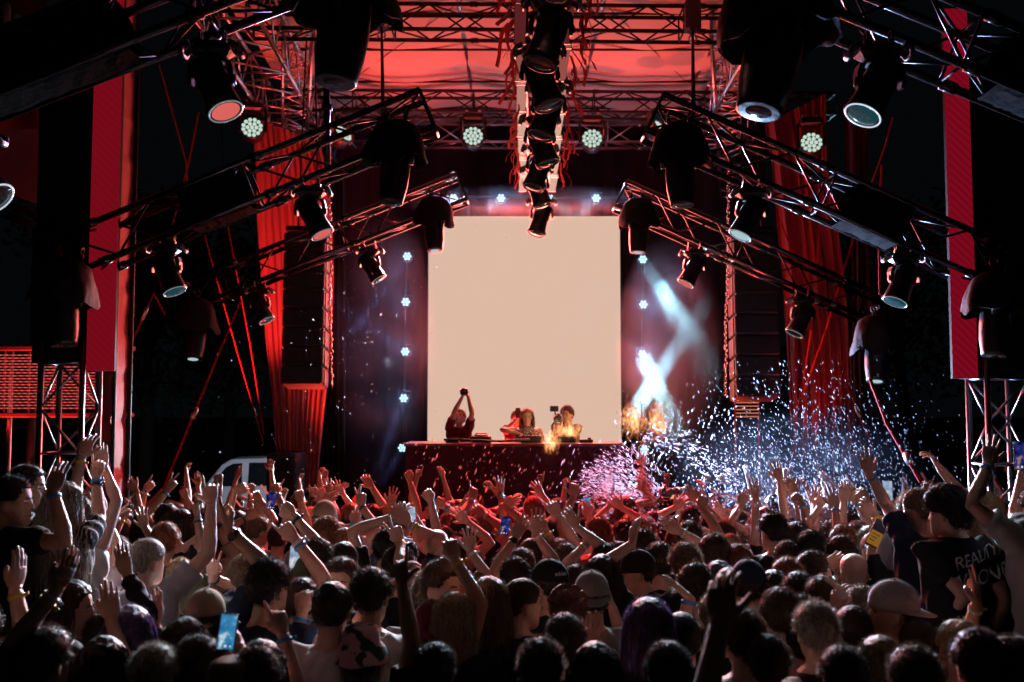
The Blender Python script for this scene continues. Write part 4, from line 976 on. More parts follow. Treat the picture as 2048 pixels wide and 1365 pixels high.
def body_jobs(spec):
    """spec: arms [dict], turn/tilt of head, sleeve, build, vox"""
    g = spec.get("girth", 1.0); mb = MB(); mb.loft(torso_rings(0, .8))
    T = Matrix.Translation(NECKP + Vector((0, .012, -spec.get('drop', .02)))) @ Matrix.Rotation(R(spec.get("turn", 0)), 4, 'Z') @ Matrix.Rotation(R(spec.get("tilt", 0)), 4, 'X') @ Matrix.Rotation(R(spec.get("roll", 0)), 4, 'Y') @ Matrix.Translation(HC - NECKP)
    mb.tube([(0, -.02, 1.42), (0, -.015, 1.5), T @ Vector((0, -.02, -.055))], [.068, .057, .056], 16)
    head_mb(mb, T); sh = MB(); tr = torso_rings(.014, .86)[:-1]; tr.append([(x * .80, y * .88, 1.472) for x, y, z in tr[-1]]); sh.loft(tr); arms = []
    for a in spec["arms"]:
        s, e, w = solve(a["side"], a["wrist"], a.get("hint", (a["side"], -.4, -.6)))
        d = (w - e).normalized(); arms.append((a, s, e, w, d))
        mb.tube([(s.x * .55, s.y, s.z - .02), s, s.lerp(e, .3), s.lerp(e, .7), e, e.lerp(w, .25), e.lerp(w, .6), w + d * .004], [.05, .058, .050 * g, .043 * g, .039 * g, .042 * g, .034 * g, .0272], 14)
        sl = spec.get("sleeve", "short")
        if sl == "short":
            q = s.lerp(e, .62); sh.tube([(s.x * .5, s.y, s.z - .03), s, s.lerp(e, .35), q], [.07, .078, .071, .070], 18)
        elif sl == "long":
            sh.tube([(s.x * .5, s.y, s.z - .03), s, s.lerp(e, .5), e, e.lerp(w, .5), e.lerp(w, .93)], [.07, .077, .066, .056, .050, .040], 16)
        else: sh.tube([(s.x * .3, s.y, s.z), (s.x * .62, s.y, s.z + .0)], [.062, .060], 14)
    return mb, sh, T, arms
def finish_body(spec, me, smesh, T, arms):
    co = coords(me); co = head_post(co, T); setco(me, co); shade(me)
    bm = bmesh.new(); bm.from_mesh(me)
    for a, s, e, w, d in arms:
        hd = Vector(a["dir"]).normalized() if a.get("dir") else d
        hd = (hd + d * .25).normalized(); pn = Vector(a.get("palm", (0, 1, 0))); M = frame(hd, pn)  # columns x, up(y), z
        hm = HANDS[(a.get("hand", "open"), a["side"])].copy(); k = a.get("hs", 1.0)
        hm.transform(Matrix.Translation(w) @ M.to_4x4() @ Matrix.Scale(k, 4)); bm.from_mesh(hm); bpy.data.meshes.remove(hm)
    me2 = bpy.data.meshes.new("person_body")
    if spec.get("face"):
        em = MB(); eyes_mb(em, T); t = em.mesh("t", [SKINS[0]] * 5, True); bm.from_mesh(t); bpy.data.meshes.remove(t)
    bm.to_mesh(me2); bm.free(); bpy.data.meshes.remove(me)
    me2.materials.append(SKINS[0])
    if spec.get("face"):
        for m in (EYE, IRIS, BROW, LIP): me2.materials.append(m)
    c = coords(smesh).astype(np.float64); sd = spec.get("seed", 1)
    # cloth folds
    nrm = np.empty(len(smesh.vertices) * 3, dtype=np.float32); smesh.vertices.foreach_get("normal", nrm); nrm = nrm.reshape(-1, 3)
    f = .005 * np.sin(c[:, 2] * 38 + 6 * np.sin(c[:, 0] * 14 + sd) + 5 * c[:, 1] * 9 + sd) + .006 * np.sin(c[:, 0] * 31 + 4 * np.sin(c[:, 2] * 11 + sd * 2.1)) * np.clip((1.45 - c[:, 2]) * 2, 0, 1)
    setco(smesh, c + nrm * (f + .002)[:, None]); shade(smesh); smesh.materials.append(CLOTHS["black"])
    return me2, smesh
def make_bodies(specs):
    jobs = []; keep = []
    for sp in specs:
        b, s, T, arms = body_jobs(sp); v = sp.get("vox", .010); jobs += [(b, v, 2), (s, .014, 2)]; keep.append((sp, T, arms))
    ms = remesh_all(jobs); out = []
    for i, (sp, T, arms) in enumerate(keep):
        bm_, sm_ = finish_body(sp, ms[2 * i], ms[2 * i + 1], T, arms); out.append((bm_, sm_, T, arms, sp))
    return out
# trousers and shoes shared by everybody
def lower():
    mb = MB()
    mb.loft([[(x, y, z) for x, y in ((w * math.cos(2 * math.pi * k / 20), d * math.sin(2 * math.pi * k / 20) - .01) for k in range(20))] for z, w, d in ((.80, .18, .13), (.90, .178, .128), (1.0, .16, .118))])
    for sx in (-1, 1): mb.tube([(sx * .085, 0, .86), (sx * .095, .01, .7), (sx * .105, .015, .48), (sx * .11, 0, .28), (sx * .115, -.01, .06)], [.098, .092, .068, .060, .058], 16)
    sh = MB()
    for sx in (-1, 1): sh.loft([[(sx * .115 + w * math.cos(2 * math.pi * k / 14), y + d * math.sin(2 * math.pi * k / 14), z) for k in range(14)] for z, w, d, y in ((0, .046, .13, .06), (.03, .05, .135, .06), (.06, .046, .11, .045), (.10, .045, .06, -.005), (.12, .04, .05, -.01))])
    a, b = remesh_all([(mb, .016, 2), (sh, .012, 1)]); shade(a); shade(b); a.materials.append(DENIM); b.materials.append(RUBBER); return a, b
TROUSERS, SHOES = lower()

# ---- hair
def sph(rnd):
    while True:
        v = Vector((rnd.uniform(-1, 1), rnd.uniform(-1, 1), rnd.uniform(-1, 1)))
        if .05 < v.length < 1: return v.normalized()
def scalp(v, off=0.0):
    # point of an egg shaped scalp in head coordinates along direction v
    return Vector((v.x * (.0815 + off), v.y * (.1040 + off) - .002, v.z * (.1005 + off * 1.05) + .030))
def hairline(v, style):
    # True where hair grows: forehead line falls toward the nape
    fz = .42 if style != "fringe" else .2
    return v.z > (fz - .55 * (1 - v.y) * .85 if v.y > -.2 else -.72)
def hedge(v):
    """how far above the hairline a scalp direction lies: forehead, temples, sideburns, nape"""
    y = v.y
    if y > .78: h = .42
    elif y > .35: h = .42 - .72 * (.78 - y) / .43
    elif y > -.25: h = -.30
    elif y > -.5: h = -.30 - .45 * (-.25 - y) / .25
    else: h = -.75
    return v.z - h
def earcut(v): return abs(v.x) > .86 and -.32 < v.y < .34 and v.z < -.16
def hair_mesh(style, seed, capped=False):
    rnd = random.Random(seed); mb = MB(); th = {"short": .009, "crop": .0055, "curly": .015, "messy": .012, "long": .010, "bob": .013, "bun": .008, "pony": .008, "quiff": .010, "wild": .012}[style]
    # cap shell
    nlat, nlon = 18, 36; rings = []
    for j in range(nlat + 1):
        el = math.pi / 2 - (math.pi * .86) * j / nlat; ring = []
        for i in range(nlon):
            az = 2 * math.pi * i / nlon; v = Vector((math.cos(el) * math.cos(az), math.cos(el) * math.sin(az), math.sin(el)))
            edge = hedge(v)
            g = max(0, min(1, edge * (14 if style == 'crop' else 5) + .45)); o = th * g - (.010 if style == 'crop' else .022) * (1 - g)
            o += th * .5 * g * noise.noise(v * (9 if style == "curly" else 5) + Vector((seed, 0, 0)))
            if style == "quiff" and v.y > .1 and v.z > .3: o += .022 * g
            if earcut(v): o = -.03
            if capped and v.z > .1: o = -.03
            ring.append(scalp(v, o))
        rings.append(ring)
    mb.loft(rings, True)
    def blade(pts, w):
        vs = []
        for i, p in enumerate(pts):
            t = (pts[min(i + 1, len(pts) - 1)] - pts[max(i - 1, 0)]); s = t.cross(Vector((rnd.gauss(0, 1), rnd.gauss(0, 1), rnd.gauss(0, 1)))) if i == 0 else blade.s
            if i == 0: blade.s = s.normalized() if s.length > 1e-9 else Vector((1, 0, 0)); s = blade.s
            ww = w * (1 - .8 * i / (len(pts) - 1)); vs += [p - s * ww / 2, p + s * ww / 2]
        mb.add(vs, [(2 * i, 2 * i + 1, 2 * i + 3, 2 * i + 2) for i in range(len(pts) - 1)])
    N = {"short": 2400, "crop": 2600, "curly": 1500, "messy": 2400, "long": 1300, "bob": 1200, "bun": 1000, "pony": 900, "quiff": 2400, "wild": 1500}[style]
    n = 0
    while n < N:
        v = sph(rnd)
        e = hedge(v)
        if e < .02 or earcut(v): continue
        n += 1
        if capped and v.z > .0: continue
        p = scalp(v, th * .6); nr = Vector((v.x, v.y, v.z)).normalized()
        if style in ("short", "quiff", "messy"):
            L = rnd.uniform(.012, .026) * (1.2 if style == "messy" else 1); fl = Vector((0, .3 if style == "quiff" else -.25, .2 if style != "short" else -.2)) + Vector((rnd.gauss(0, .5), rnd.gauss(0, .5), rnd.gauss(0, .4)))
            d = (nr + fl * .7).normalized(); blade([p, p + d * L * .5, p + (d + fl * .2 + Vector((0, 0, -.25))).normalized() * L], .0022)
        elif style == "crop":
            d = (nr + Vector((rnd.gauss(0, .35), rnd.gauss(0, .35), rnd.gauss(0, .35)))).normalized(); blade([p, p + d * rnd.uniform(.006, .012)], .0016)
        elif style == "curly":
            r = rnd.uniform(.006, .011); a0 = rnd.uniform(0, 6.3); u = nr.orthogonal().normalized(); w = nr.cross(u); L = rnd.uniform(.010, .024)
            blade([p + nr * (L * i / 6) + (u * math.cos(a0 + i * 1.15) + w * math.sin(a0 + i * 1.15)) * r - u * math.cos(a0) * r for i in range(7)], .0026)
        else:
            if style == "bun": tgt = Vector((0, -.07, .10))
            elif style == "pony": tgt = Vector((0, -.10, .06))
            else: tgt = None
            if tgt is not None:
                m = p.lerp(tgt, .5) + nr * .012; blade([p, m, tgt + Vector((rnd.gauss(0, .012),) * 3)], .004)
                if rnd.random() < .2: d = (nr + Vector((rnd.gauss(0, .5), rnd.gauss(0, .5), rnd.gauss(0, .5)))).normalized(); blade([p, p + d * .02, p + d * .035 - Vector((0, 0, .012))], .0016)
            else:
                Lz = rnd.uniform(.26, .42) if style == "long" else (rnd.uniform(.25, .52) if style == "wild" else rnd.uniform(.10, .17)); wl = style == "wild"
                out = Vector((v.x, v.y, 0)); out = out.normalized() if out.length > .05 else Vector((0, -1, 0))
                if out.y > .3: out = Vector((math.copysign(1, out.x or 1), .1, 0)).normalized()
                q = scalp((out * .96 + Vector((0, 0, .1))).normalized(), th + rnd.uniform(.0, .014)); pts = [p, p.lerp(q, .5) + nr * .012, q]
                wob = rnd.uniform(0, 6)
                for k in range(1, 6):
                    f = k / 5; z = q.z - Lz * f; y = q.y - (.02 if out.y < .3 else 0) * f
                    pts.append(Vector((q.x * (1 + .12 * math.sin(f * 3)) + (.03 if wl else .010) * math.sin(wob + f * 7) * (f if wl else 1) + (.10 * f * f * (.3 + abs(math.sin(wob * 3))) if wl else 0), y + (.025 if wl else .010) * math.cos(wob + f * 6) - (.05 * f if wl else 0), z)))
                blade(pts, rnd.uniform(.003, .008))
                if rnd.random() < .22:
                    d = (nr + sph(rnd) * .9).normalized(); blade([p, p + d * .022, p + d * .034 - Vector((0, 0, .016)), p + d * .04 - Vector((0, 0, .045))], .0014)
    if style in ("bun",):
        mb.ell((0, -.085, .115), (.04, .038, .036), 14, 10)
        for _ in range(160):
            v = sph(rnd); p = Vector((0, -.085, .115)) + v * .037; d = (v + sph(rnd) * .8).normalized(); blade([p, p + d * .012, p + d * .022], .002)
    if style == "pony":
        for _ in range(330):
            x = rnd.gauss(0, .012); w = rnd.uniform(0, 6); blade([Vector((x * .5, -.10, .065)), Vector((x, -.135, .06)), Vector((x * 1.6, -.15 + .006 * math.sin(w), .0)), Vector((x * 2.2, -.15, -.08)), Vector((x * 2.2 + .006 * math.sin(w), -.14, -.16 - rnd.uniform(0, .06)))], .005)
    me = mb.mesh("hair", [HAIRS["dark"]], False); return me
HSTY = ["short", "crop", "curly", "messy", "long", "bob", "bun", "pony", "quiff", "wild"]
HAIRM = {s: [hair_mesh(s, 10 * i + k) for k in range(3 if s in ("short", "curly", "messy", "long") else 2)] for i, s in enumerate(HSTY)}

HAIRCAP = {s: [hair_mesh(s, 900 + i, True)] for i, s in enumerate(("short", "crop", "bob", "long"))}
# ---- caps and hats in head coordinates
def cap_mesh():
    mb = MB(); rings = []
    for j in range(9):
        el = R(90) * (1 - j / 8) - R(8) * (j / 8); rings.append([scalp(Vector((math.cos(el) * math.cos(2 * math.pi * k / 32), math.cos(el) * math.sin(2 * math.pi * k / 32), math.sin(el))), .007 + .006 * math.sin(math.pi * j / 8)) + Vector((0, 0, .010 - .01 * j / 8)) for k in range(32)])
    inner = [[v * .93 + Vector((0, 0, .002)) for v in r] for r in rings[::-1]]
    mb.loft(rings + inner[:6], False); mb.f.append(tuple(range(32))[::-1]); mb.m.append(0)
    mb.ell((0, -.002, .152), (.008, .008, .005), 10, 5)
    for k in range(6):  # seams
        a = math.pi / 6 + math.pi / 3 * k; mb.tube([scalp(Vector((math.cos(R(90 - 11 * j)) * math.cos(a), math.cos(R(90 - 11 * j)) * math.sin(a), math.sin(R(90 - 11 * j)))), .0155) + Vector((0, 0, .009)) for j in range(8)], .0012, 4)
    vs = []; fs = []
    for sft in (0, -.004):
        for i in range(13):
            a = R(20 + 140 * i / 12)
            for rr in (0, 1):
                s = math.sin(R(180 * i / 12)); vs.append((math.cos(a) * (.092 + .0 * rr), math.sin(a) * .112 + rr * .072 * s, .033 - .018 * rr * s - .014 * abs(math.cos(a)) * rr + sft))
    for i in range(12):
        fs += [(2 * i, 2 * i + 1, 2 * i + 3, 2 * i + 2), (26 + 2 * i, 26 + 2 * i + 2, 26 + 2 * i + 3, 26 + 2 * i + 1), (2 * i + 1, 27 + 2 * i, 29 + 2 * i, 2 * i + 3)]
    mb.add(vs, fs)
    me = mb.mesh("cap", [CLOTHS["black"]], True); return me
def bucket_mesh(flare=.055, wide=0):
    mb = MB(); rows = [(.02, .138), (.06, .140), (.088, .128), (.098, .10), (.104, .055), (.106 + flare * .5, .02), (.104 + flare + wide, -.012 - flare * .25), (.106 + flare + wide, -.018 - flare * .25)]
    rings = [[(r * math.cos(2 * math.pi * k / 36) * .92, r * math.sin(2 * math.pi * k / 36) * 1.06, z + .01 + (.008 * math.sin(k * .9) * max(0, r - .1) * 12)) for k in range(36)] for r, z in rows]
    inner = [[(x * .95, y * .95, z - .003) for x, y, z in r] for r in rings[::-1]]
    mb.loft(rings + inner[1:6], False); mb.f.append(tuple(range(36))[::-1]); mb.m.append(0); return mb.mesh("hat", [BUCKET], True)
CAPM = cap_mesh(); BUCKM = bucket_mesh(); SUNM = bucket_mesh(.07, .14)

# ---- placing a person
def place_person(body, root_loc, yaw, scale, hair=None, haircol="dark", skin=0, shirt="black", bands=None, cap=None, capcol="black", capback=False, label="", group=None, trousers=None, hseed=0):
    bm_, sm_, T, arms, sp = body
    o = link("person", bm_, None, root_loc); o.rotation_euler.z = yaw; o.scale = (scale,) * 3
    o.material_slots[0].link = 'OBJECT'; o.material_slots[0].material = SKINS[skin]
    def child(name, me, m, M=None):
        c = link(name, me, o)
        if M is not None: c.matrix_local = M
        if m is not None: c.material_slots[0].link = 'OBJECT'; c.material_slots[0].material = m
        return c
    child("shirt", sm_, CLOTHS[shirt]); child("trousers", TROUSERS, trousers or (DENIM if hseed % 2 else TRDARK)); child("shoes", SHOES, None)
    if hair and hair != "bald":
        l = HAIRCAP.get(hair, HAIRCAP["short"]) if cap else HAIRM[hair]; child("hair", l[hseed % len(l)], HAIRS[haircol], T @ Matrix.Diagonal((sp.get("hs", 1.0),) * 3 + (1,)))
    o["head"] = 0
    if cap == "cap":
        Mc = T @ Matrix.Rotation(math.pi if capback is True else R(capback or 0), 4, 'Z') @ Matrix.Rotation(R(-4), 4, 'X'); child("cap", CAPM, CLOTHS[capcol], Mc)
    elif cap == "bucket": child("bucket_hat", BUCKM, BUCKET, T)
    elif cap == "sun": child("sun_hat", SUNM, CLOTHS["straw"], T)
    for i, b in enumerate(bands or []):
        if not b or i >= len(arms): continue
        a, s, e, w, d = arms[i]
        for j, bb in enumerate(b if isinstance(b, (list, tuple)) else [b]):
            f = .90 - .09 * j; r = .0272 + (.034 - .0272) * (1 - f) / .4 + .002
            if bb == "watch":
                mb = MB(); mb.lathe([(r, -.011), (r + .004, -.009), (r + .004, .009), (r, .011)], 18, None, 0, False)
                c = mb.build("watch", BANDS["dark"], o, True); mb2 = MB(); mb2.box((0, -r - .006, 0), (.034, .010, .038), bev=.004); mb2.build("watch_face", PLASTIC, c)
            else:
                mb = MB(); mb.lathe([(r, -.009), (r + .0028, -.009), (r + .0032, .009), (r, .009)], 18, None, 0, False); mb.box((r + .012, 0, 0), (.022, .003, .014)); c = mb.build("wristband", BANDS[bb], o, True)
            c.matrix_local = Matrix.Translation(e.lerp(w, f)) @ frame(d, (0, 1, 0)).to_4x4() @ Matrix.Scale(sp.get("girth", 1.0), 4)
    del o["head"]
    tag(o, label, "person", group); return o
# ================================================================ WHO STANDS WHERE (pixels of the photograph give directions; depths are metres)
def c1(x, y): return (x * .3698, 860 + y * .3698)
def c2(x, y): return (500 + x * .3408, 900 + y * .3408)
def c3(x, y): return (1000 + x * .3408, 900 + y * .3408)
def c4(x, y): return (1528 + x * .3698, 860 + y * .3698)
def c5(x, y): return (840 + x * .2734, 740 + y * .2734)
LAND = [(150, "under the light curtain"), (260, "by the cloth pillar"), (390, "under the slanting strap"), (500, "before the parked van"), (590, "by the bass speaker"), (680, "before the bright drape"), (770, "by the drape leg"), (850, "under the lamp column"), (930, "before the camera lifter"), (1010, "before the blonde performer"), (1090, "before the mixer"), (1170, "before the booth cameraman"), (1250, "before the booth end"), (1330, "under the crossing beams"), (1420, "under the smoke clouds"), (1530, "by the orange rack"), (1630, "before the dim drape"), (1740, "in the thick spray"), (1860, "under the wide strap"), (9999, "by the phone-side column")]
ROWS = ["twelfth", "eleventh", "tenth", "ninth", "eighth", "seventh", "sixth", "fifth", "fourth", "third", "second", "first"]
HN = {"short": "short", "crop": "cropped", "curly": "curly", "messy": "tousled", "long": "long", "bob": "bobbed", "bun": "knotted", "pony": "ponytailed", "quiff": "quiffed", "wild": "windblown"}
LABELS = set()
def auto_label(px, d, hair, col, shirt, pose, cap=None, capcol="black"):
    lm = next(n for x, n in LAND if px < x); row = ROWS[max(0, min(11, int((d - 3.2) / .85)))]
    h = f"{capcol} capped" if cap == "cap" else ("bald" if hair in (None, "bald") else f"{HN[hair]} {col} haired")
    for extra in ("", " in back", " half hidden", " between neighbours", " leaning", " in shadow"):
        lb = f"{h} person, {shirt} shirt, {pose}{extra}, {row} row, {lm}"
        if lb not in LABELS: LABELS.add(lb); return lb
    return lb
PEOPLE = []
def person(head, d=None, hair="short", col="dark", skin=0, shirt="black", arms=(), yaw=0, turn=0, tilt=0, roll=0, riser=False, sleeve="short", cap=None, capcol="black", capback=False, face=False, girth=1.0, base=None, drop=.02, hs=1.0, label=None, smin=.86, smax=1.06):
    px, py = head
    if d is None: d = max(4.0, min(12.2, (2.75 - 1.66) * F / max(20, py - 814)))
    H = P(px, py, d); base = (.72 if riser else ground_z(d)) if base is None else base
    s = max(smin, min(smax, (H.z - base) / 1.635)); y = R(yaw); Rm = Matrix.Rotation(y, 3, 'Z')
    root = H - Rm @ HC * s; Ri = Rm.transposed()
    root.z = base if (riser or d > 14) else min(max(root.z, base - .12), base + .10)
    def loc(q, dd): return Ri @ (P(q[0], q[1], dd) - root) / s
    aa = []; bands = []
    for a in arms:
        a = dict(a); dd = d + a.get("dy", .06); w = loc(a["w"], dd); o = dict(side=a["side"], wrist=w, hand=a.get("hand", "open"))
        sh0 = Vector((a["side"] * .16, 0, 1.45))
        if (w - sh0).length < .40 and w.z > 1.5 and d < 5.6 and a.get("dy", .06) == .06:
            w = loc(a["w"], d + .32); a.pop("e", None); o["wrist"] = w; fold = True
        else: fold = False
        if fold: o["hint"] = Vector((a["side"] * .25, .2, -1))
        elif "e" in a: e = loc(a["e"], dd + a.get("ey", -.04)); sh = Vector((a["side"] * .16, 0, 1.44)); o["hint"] = e - (w + sh) / 2 + Vector((0, -.001, 0))
        else: o["hint"] = Vector((a["side"], -.3, -.5))
        if fold: dd = d + .32
        if "tip" in a: o["dir"] = loc(a["tip"], dd + a.get("ty", .02)) - w
        pl = Vector(a.get("palm", (0, 1, 0))); o["palm"] = Ri @ pl; aa.append(o); bands.append(a.get("band"))
    rnd = random.Random(int(px * 7 + py)); have = {o["side"] for o in aa}
    for sd in (-1, 1):
        if sd not in have: aa.append(arm_down(sd, rnd)); bands.append(None)
    v = .0085 if d < 5.2 else (.010 if d < 7 else .012)
    PEOPLE.append(dict(spec=dict(arms=aa, turn=turn, tilt=tilt, roll=roll, sleeve=sleeve, face=face, girth=girth, vox=v, drop=drop, hs=hs, seed=px * .1), root=root, yaw=y, s=s, hair=hair, col=col, skin=skin, shirt=shirt, bands=bands, cap=cap, capcol=capcol, capback=capback, label=label, px=px, d=d, up=len(arms)))
def A(side, w, e=None, hand="open", tip=None, palm=(0, 1, 0), band=None, dy=.06, **k):
    o = dict(side=side, w=w, hand=hand, palm=palm, band=band, dy=dy, **k)
    if e: o["e"] = e
    if tip: o["tip"] = tip
    return o
def hand(w, d, side=1, h="open", tip=None, band=None, e=None, off=.2, **k):
    """a raised hand whose owner's head is hidden or unremarkable"""
    W = P(w[0], w[1], d); hx = W.x - side * off; rnd = random.Random(int(w[0] * 3 + w[1]))
    H = Vector((hx, d, rnd.uniform(1.58, 1.72))); q = pix(H)
    person(q, d, rnd.choice(HSTY[:5] + ["short", "curly"]), rnd.choice(["dark", "black", "brown", "dark", "light"]), rnd.choice((0, 0, 1, 2)), rnd.choice(["black", "black", "white", "navy", "grey", "olive", "beige"]), [A(side, w, e, h, tip, band=band, **k)], yaw=rnd.uniform(-20, 20), turn=rnd.uniform(-20, 20))
CAMW = (0, -1, 0)
# --- banner side group standing on the low riser
person(c1(48, 375), 5.0, "short", "black", 1, "black", [A(1, c1(288, 335), c1(232, 550), "pinch", c1(350, 180), band="blue", dy=-.15, ey=0)], yaw=-48, turn=-30, riser=True, label="dark haired man in profile, black shirt, blue wristband, smoking hand raised by the light curtain", face=True)
person(c1(132, 300), 5.7, "short", "dark", 1, "black", (), yaw=-55, turn=-20, riser=True, face=True, label="short haired man in profile peering past his smoking neighbour under the light curtain")
person(c1(335, 395), 5.3, "wild", "grey", 0, "zebra", [A(1, c1(520, 262), c1(425, 495), "point", c1(545, 95), band=["blue", "dark"]), A(-1, c1(440, 150), c1(385, 330), "relaxed", c1(505, 0), band="yellow", dy=.25)], yaw=-12, turn=-10, riser=True, label="woman with long ash blonde hair in zebra print top pointing upward")
person(c1(430, 575), 5.7, "messy", "brown", 0, "white", [A(1, c1(562, 200), c1(606, 330), "flat", c1(548, 70))], riser=True, sleeve="none", label="person in white tank top with one bare arm stretched high behind the ash blonde woman")
person(c1(-60, 520), 5.9, "short", "dark", 2, "black", (), riser=True, label="dark clad person at the picture edge beside the profile men")
# --- banner side foreground
person(c1(780, 705), 5.8, "crop", "grey", 0, "pale grey", [A(1, c1(1142, 402), c1(1150, 650), "ily", c1(1128, 250))], turn=-22, yaw=-8, label="close-cropped blond man in grey shirt raising thumb, forefinger and little finger")
person(c2(92, 800), 4.9, "curly", "black", 1, "navy", [A(-1, c1(1245, 548), c1(1256, 850), "point", c1(1200, 390), palm=(1, .4, 0), band="watch")], turn=-25, label="dark curly haired man raising a pointing hand with a black watch")
person(c1(-150, 1080), 4.0, "short", "dark", 0, "black", [A(1, c1(82, 870), c1(0, 1110), "flat", c1(145, 620), palm=(-1, .3, 0), band="yellow")], label="edge person whose raised hand wears a yellow band, below the zebra top")
person(c1(-20, 1330), 3.7, "messy", "brown", 0, "black", [A(1, c1(300, 872), c1(105, 1165), "flat", c1(400, 645), palm=(-1, .5, 0), band=["white", "yellow"])], label="bottom corner person stretching a hand with white and yellow bands")
person(c1(545, 1285), 3.95, "bob", "black", 0, "black", [A(1, c1(604, 1030), c1(655, 1300), "flat", c1(590, 735), palm=(-.4, 1, 0))], label="bobbed black haired person raising a bare flat hand, bottom of crowd")
person(c1(690, 1105), 4.35, "bob", "purple", 0, "black", [A(1, c1(838, 1062), c1(745, 1220), "flat", c1(868, 860), palm=(-.5, -1, 0))], sleeve="long", label="purple tinted bobbed person in long black sleeves holding up a palm")
person(c1(560, 1120), 4.7, "short", "dark", 1, "black", [A(1, c1(690, 790), c1(722, 1010), "flat", c1(645, 590), palm=(.2, 1, 0), band="dark")], sleeve="long", label="person in long black sleeve raising hand with trailing dark band beside cropped blond man")
person(c1(360, 955), 4.7, "long", "dark", 0, "black", [A(1, c1(300, 1090), c1(180, 1180), "relaxed", c1(390, 1040), palm=(-.3, .2, -1), band="blue", dy=.1)], yaw=-60, turn=-15, face=True, label="dark long haired woman in profile with hand at chin and blue band")
person(c1(218, 1250), 3.75, "messy", "dark", 0, "black", (), turn=-20, label="tousled dark haired person at the bottom below the yellow bands")
person(c1(1105, 1015), 4.65, "bob", "dark", 0, "grey", cap="cap", capcol="beige", capback=True, label="person in beige backward cap above the blue lit phone")
person(c1(990, 1160), 4.4, "long", "brown", 0, "black", (), label="long straight brown haired person behind the sun hat")
person(c1(825, 1325), 3.95, "messy", "grey", 0, "black", (), label="ash grey tousled head at the very bottom beside a bare forearm")
person(c1(1065, 1275), 4.1, "curly", "dark", 0, "black", (), label="curly dark head just above the sun hat brim")
person(c1(1225, 1300), 4.2, "bun", "light", 0, "black", (), label="light knotted hair head between sun hat and blue lit phone")
person(c1(1245, 1420), 3.75, "long", "light", 0, "black", (), cap="sun", label="person under a wide beige sun hat at the bottom edge")
person(c1(1385, 1345), 3.8, "messy", "dark", 0, "black", [A(-1, c1(1300, 1190), c1(1385, 1310), "grip", c1(1250, 1110), palm=(.2, -.3, 1), band="blue", dy=.3)], label="person holding the blue lit phone, blue wristband")
person(c1(900, 478), 8.6, "short", "dark", 1, "black", ()); person(c1(975, 512), 8.4, "long", "dark", 0, "black", ()); person(c1(650, 440), 9.4, "bob", "dark", 0, "grey", ())
person(c1(890, 600), 7.4, "curly", "red", 0, "black", [A(1, c1(990, 640), c1(1030, 610), "relaxed", c1(930, 600))])
person(c1(1065, 505), 8.6, "messy", "dark", 2, "wine", ())
# mid left hands
for w, d, sd, h, tip, bd, e in ((c1(190, 200), 9.5, 1, "fist", None, None, None), (c1(735, 330), 9, -1, "relaxed", c1(690, 290), "yellow", c1(760, 420)), (c1(785, 335), 9.2, 1, "point", c1(850, 260), "white", c1(770, 400)), (c1(905, 330), 9, 1, "vee", c1(940, 270), "blue", c1(870, 430)), (c1(785, 530), 7.4, 1, "open", c1(770, 455), None, c1(790, 600)), (c1(660, 480), 8, -1, "fist", None, "yellow", c1(650, 560)), (c1(1010, 370), 9.6, 1, "fist", None, None, c1(1010, 480)), (c1(1185, 300), 8.8, 1, "fist", c1(1180, 270), None, c1(1180, 420)), (c1(1270, 330), 9, -1, "droop", c1(1310, 320), None, c1(1250, 430)), (c1(1330, 480), 8.6, 1, "flat", c1(1410, 430), "dark", c1(1300, 540)), (c1(1150, 800), 6.2, -1, "vee", c1(1170, 700), "dark", c1(1190, 920))):
    hand(w, d, sd, h, tip, bd, e)
# --- centre left
person(c2(330, 720), 6.9, "short", "brown", 0, "white", [A(-1, c2(270, 735), None, "grip", c2(266, 640), palm=(.5, -.2, 0))], label="brown haired person in white shirt filming on a pale screened phone")
person(c2(300, 890), 5.2, "short", "dark", 0, "black", [A(1, c2(265, 525), c2(405, 745), "point", c2(140, 395), palm=(-.3, 1, .2), band=["white", "blue"])], label="person pointing away with white and blue bands, arm bent beside the curly faced man")
person(c2(395, 640), 6.3, "messy", "brown", 1, "olive", [A(-1, c2(262, 395), c2(345, 570), "droop", c2(165, 350), band="dark")], label="olive shirted person drooping one raised hand above the pale screened phone")
person(c2(478, 935), 4.6, "bun", "black", 0, "white", [A(-1, c2(305, 965), c2(345, 1250), "fist", c2(305, 840), band=["blue", "dark"], palm=(.2, 1, 0))], label="glossy black knotted hair person raising a fist with blue band")
person(c2(55, 1295), 3.9, "long", "dark", 0, "black", [A(1, c2(195, 1085), c2(265, 1345), "point", c2(135, 885), palm=(-.6, .6, 0), band="blue")], label="dark long haired person pointing up with one blue band at the bottom")
person(c2(540, 770), 5.6, "curly", "brown", 0, "black", (), yaw=172, tilt=4, face=True, label="curly brown haired man turned round to face the camera")
person(c2(700, 850), 4.75, "short", "dark", 1, "white", (), turn=-10, label="short dark haired man with bare neck and white collar behind the leaf print hat")
person(c2(1125, 790), 5.05, "quiff", "brown", 0, "black", (), yaw=-115, turn=-12, face=True, label="brown quiffed man looking sideways between raised arms")
person(c2(560, 630), 6.5, "crop", "dark", 1, "grey", (), face=True, yaw=178, tilt=-16, label="crop haired person tilting the head back before the curly faced man")
person(c2(550, 560), 7.2, "short", "red", 0, "wine", ()); person(c2(1095, 565), 7.0, "bald", "dark", 1, "red", (), label="bald headed person amid arms before the camera lifter")
person(c2(800, 575), 6.9, "short", "black", 0, "black", [A(-1, c2(825, 400), c2(695, 560), "relaxed", c2(890, 330))], label="short black haired person bending a bare arm overhead, drape leg side of centre")
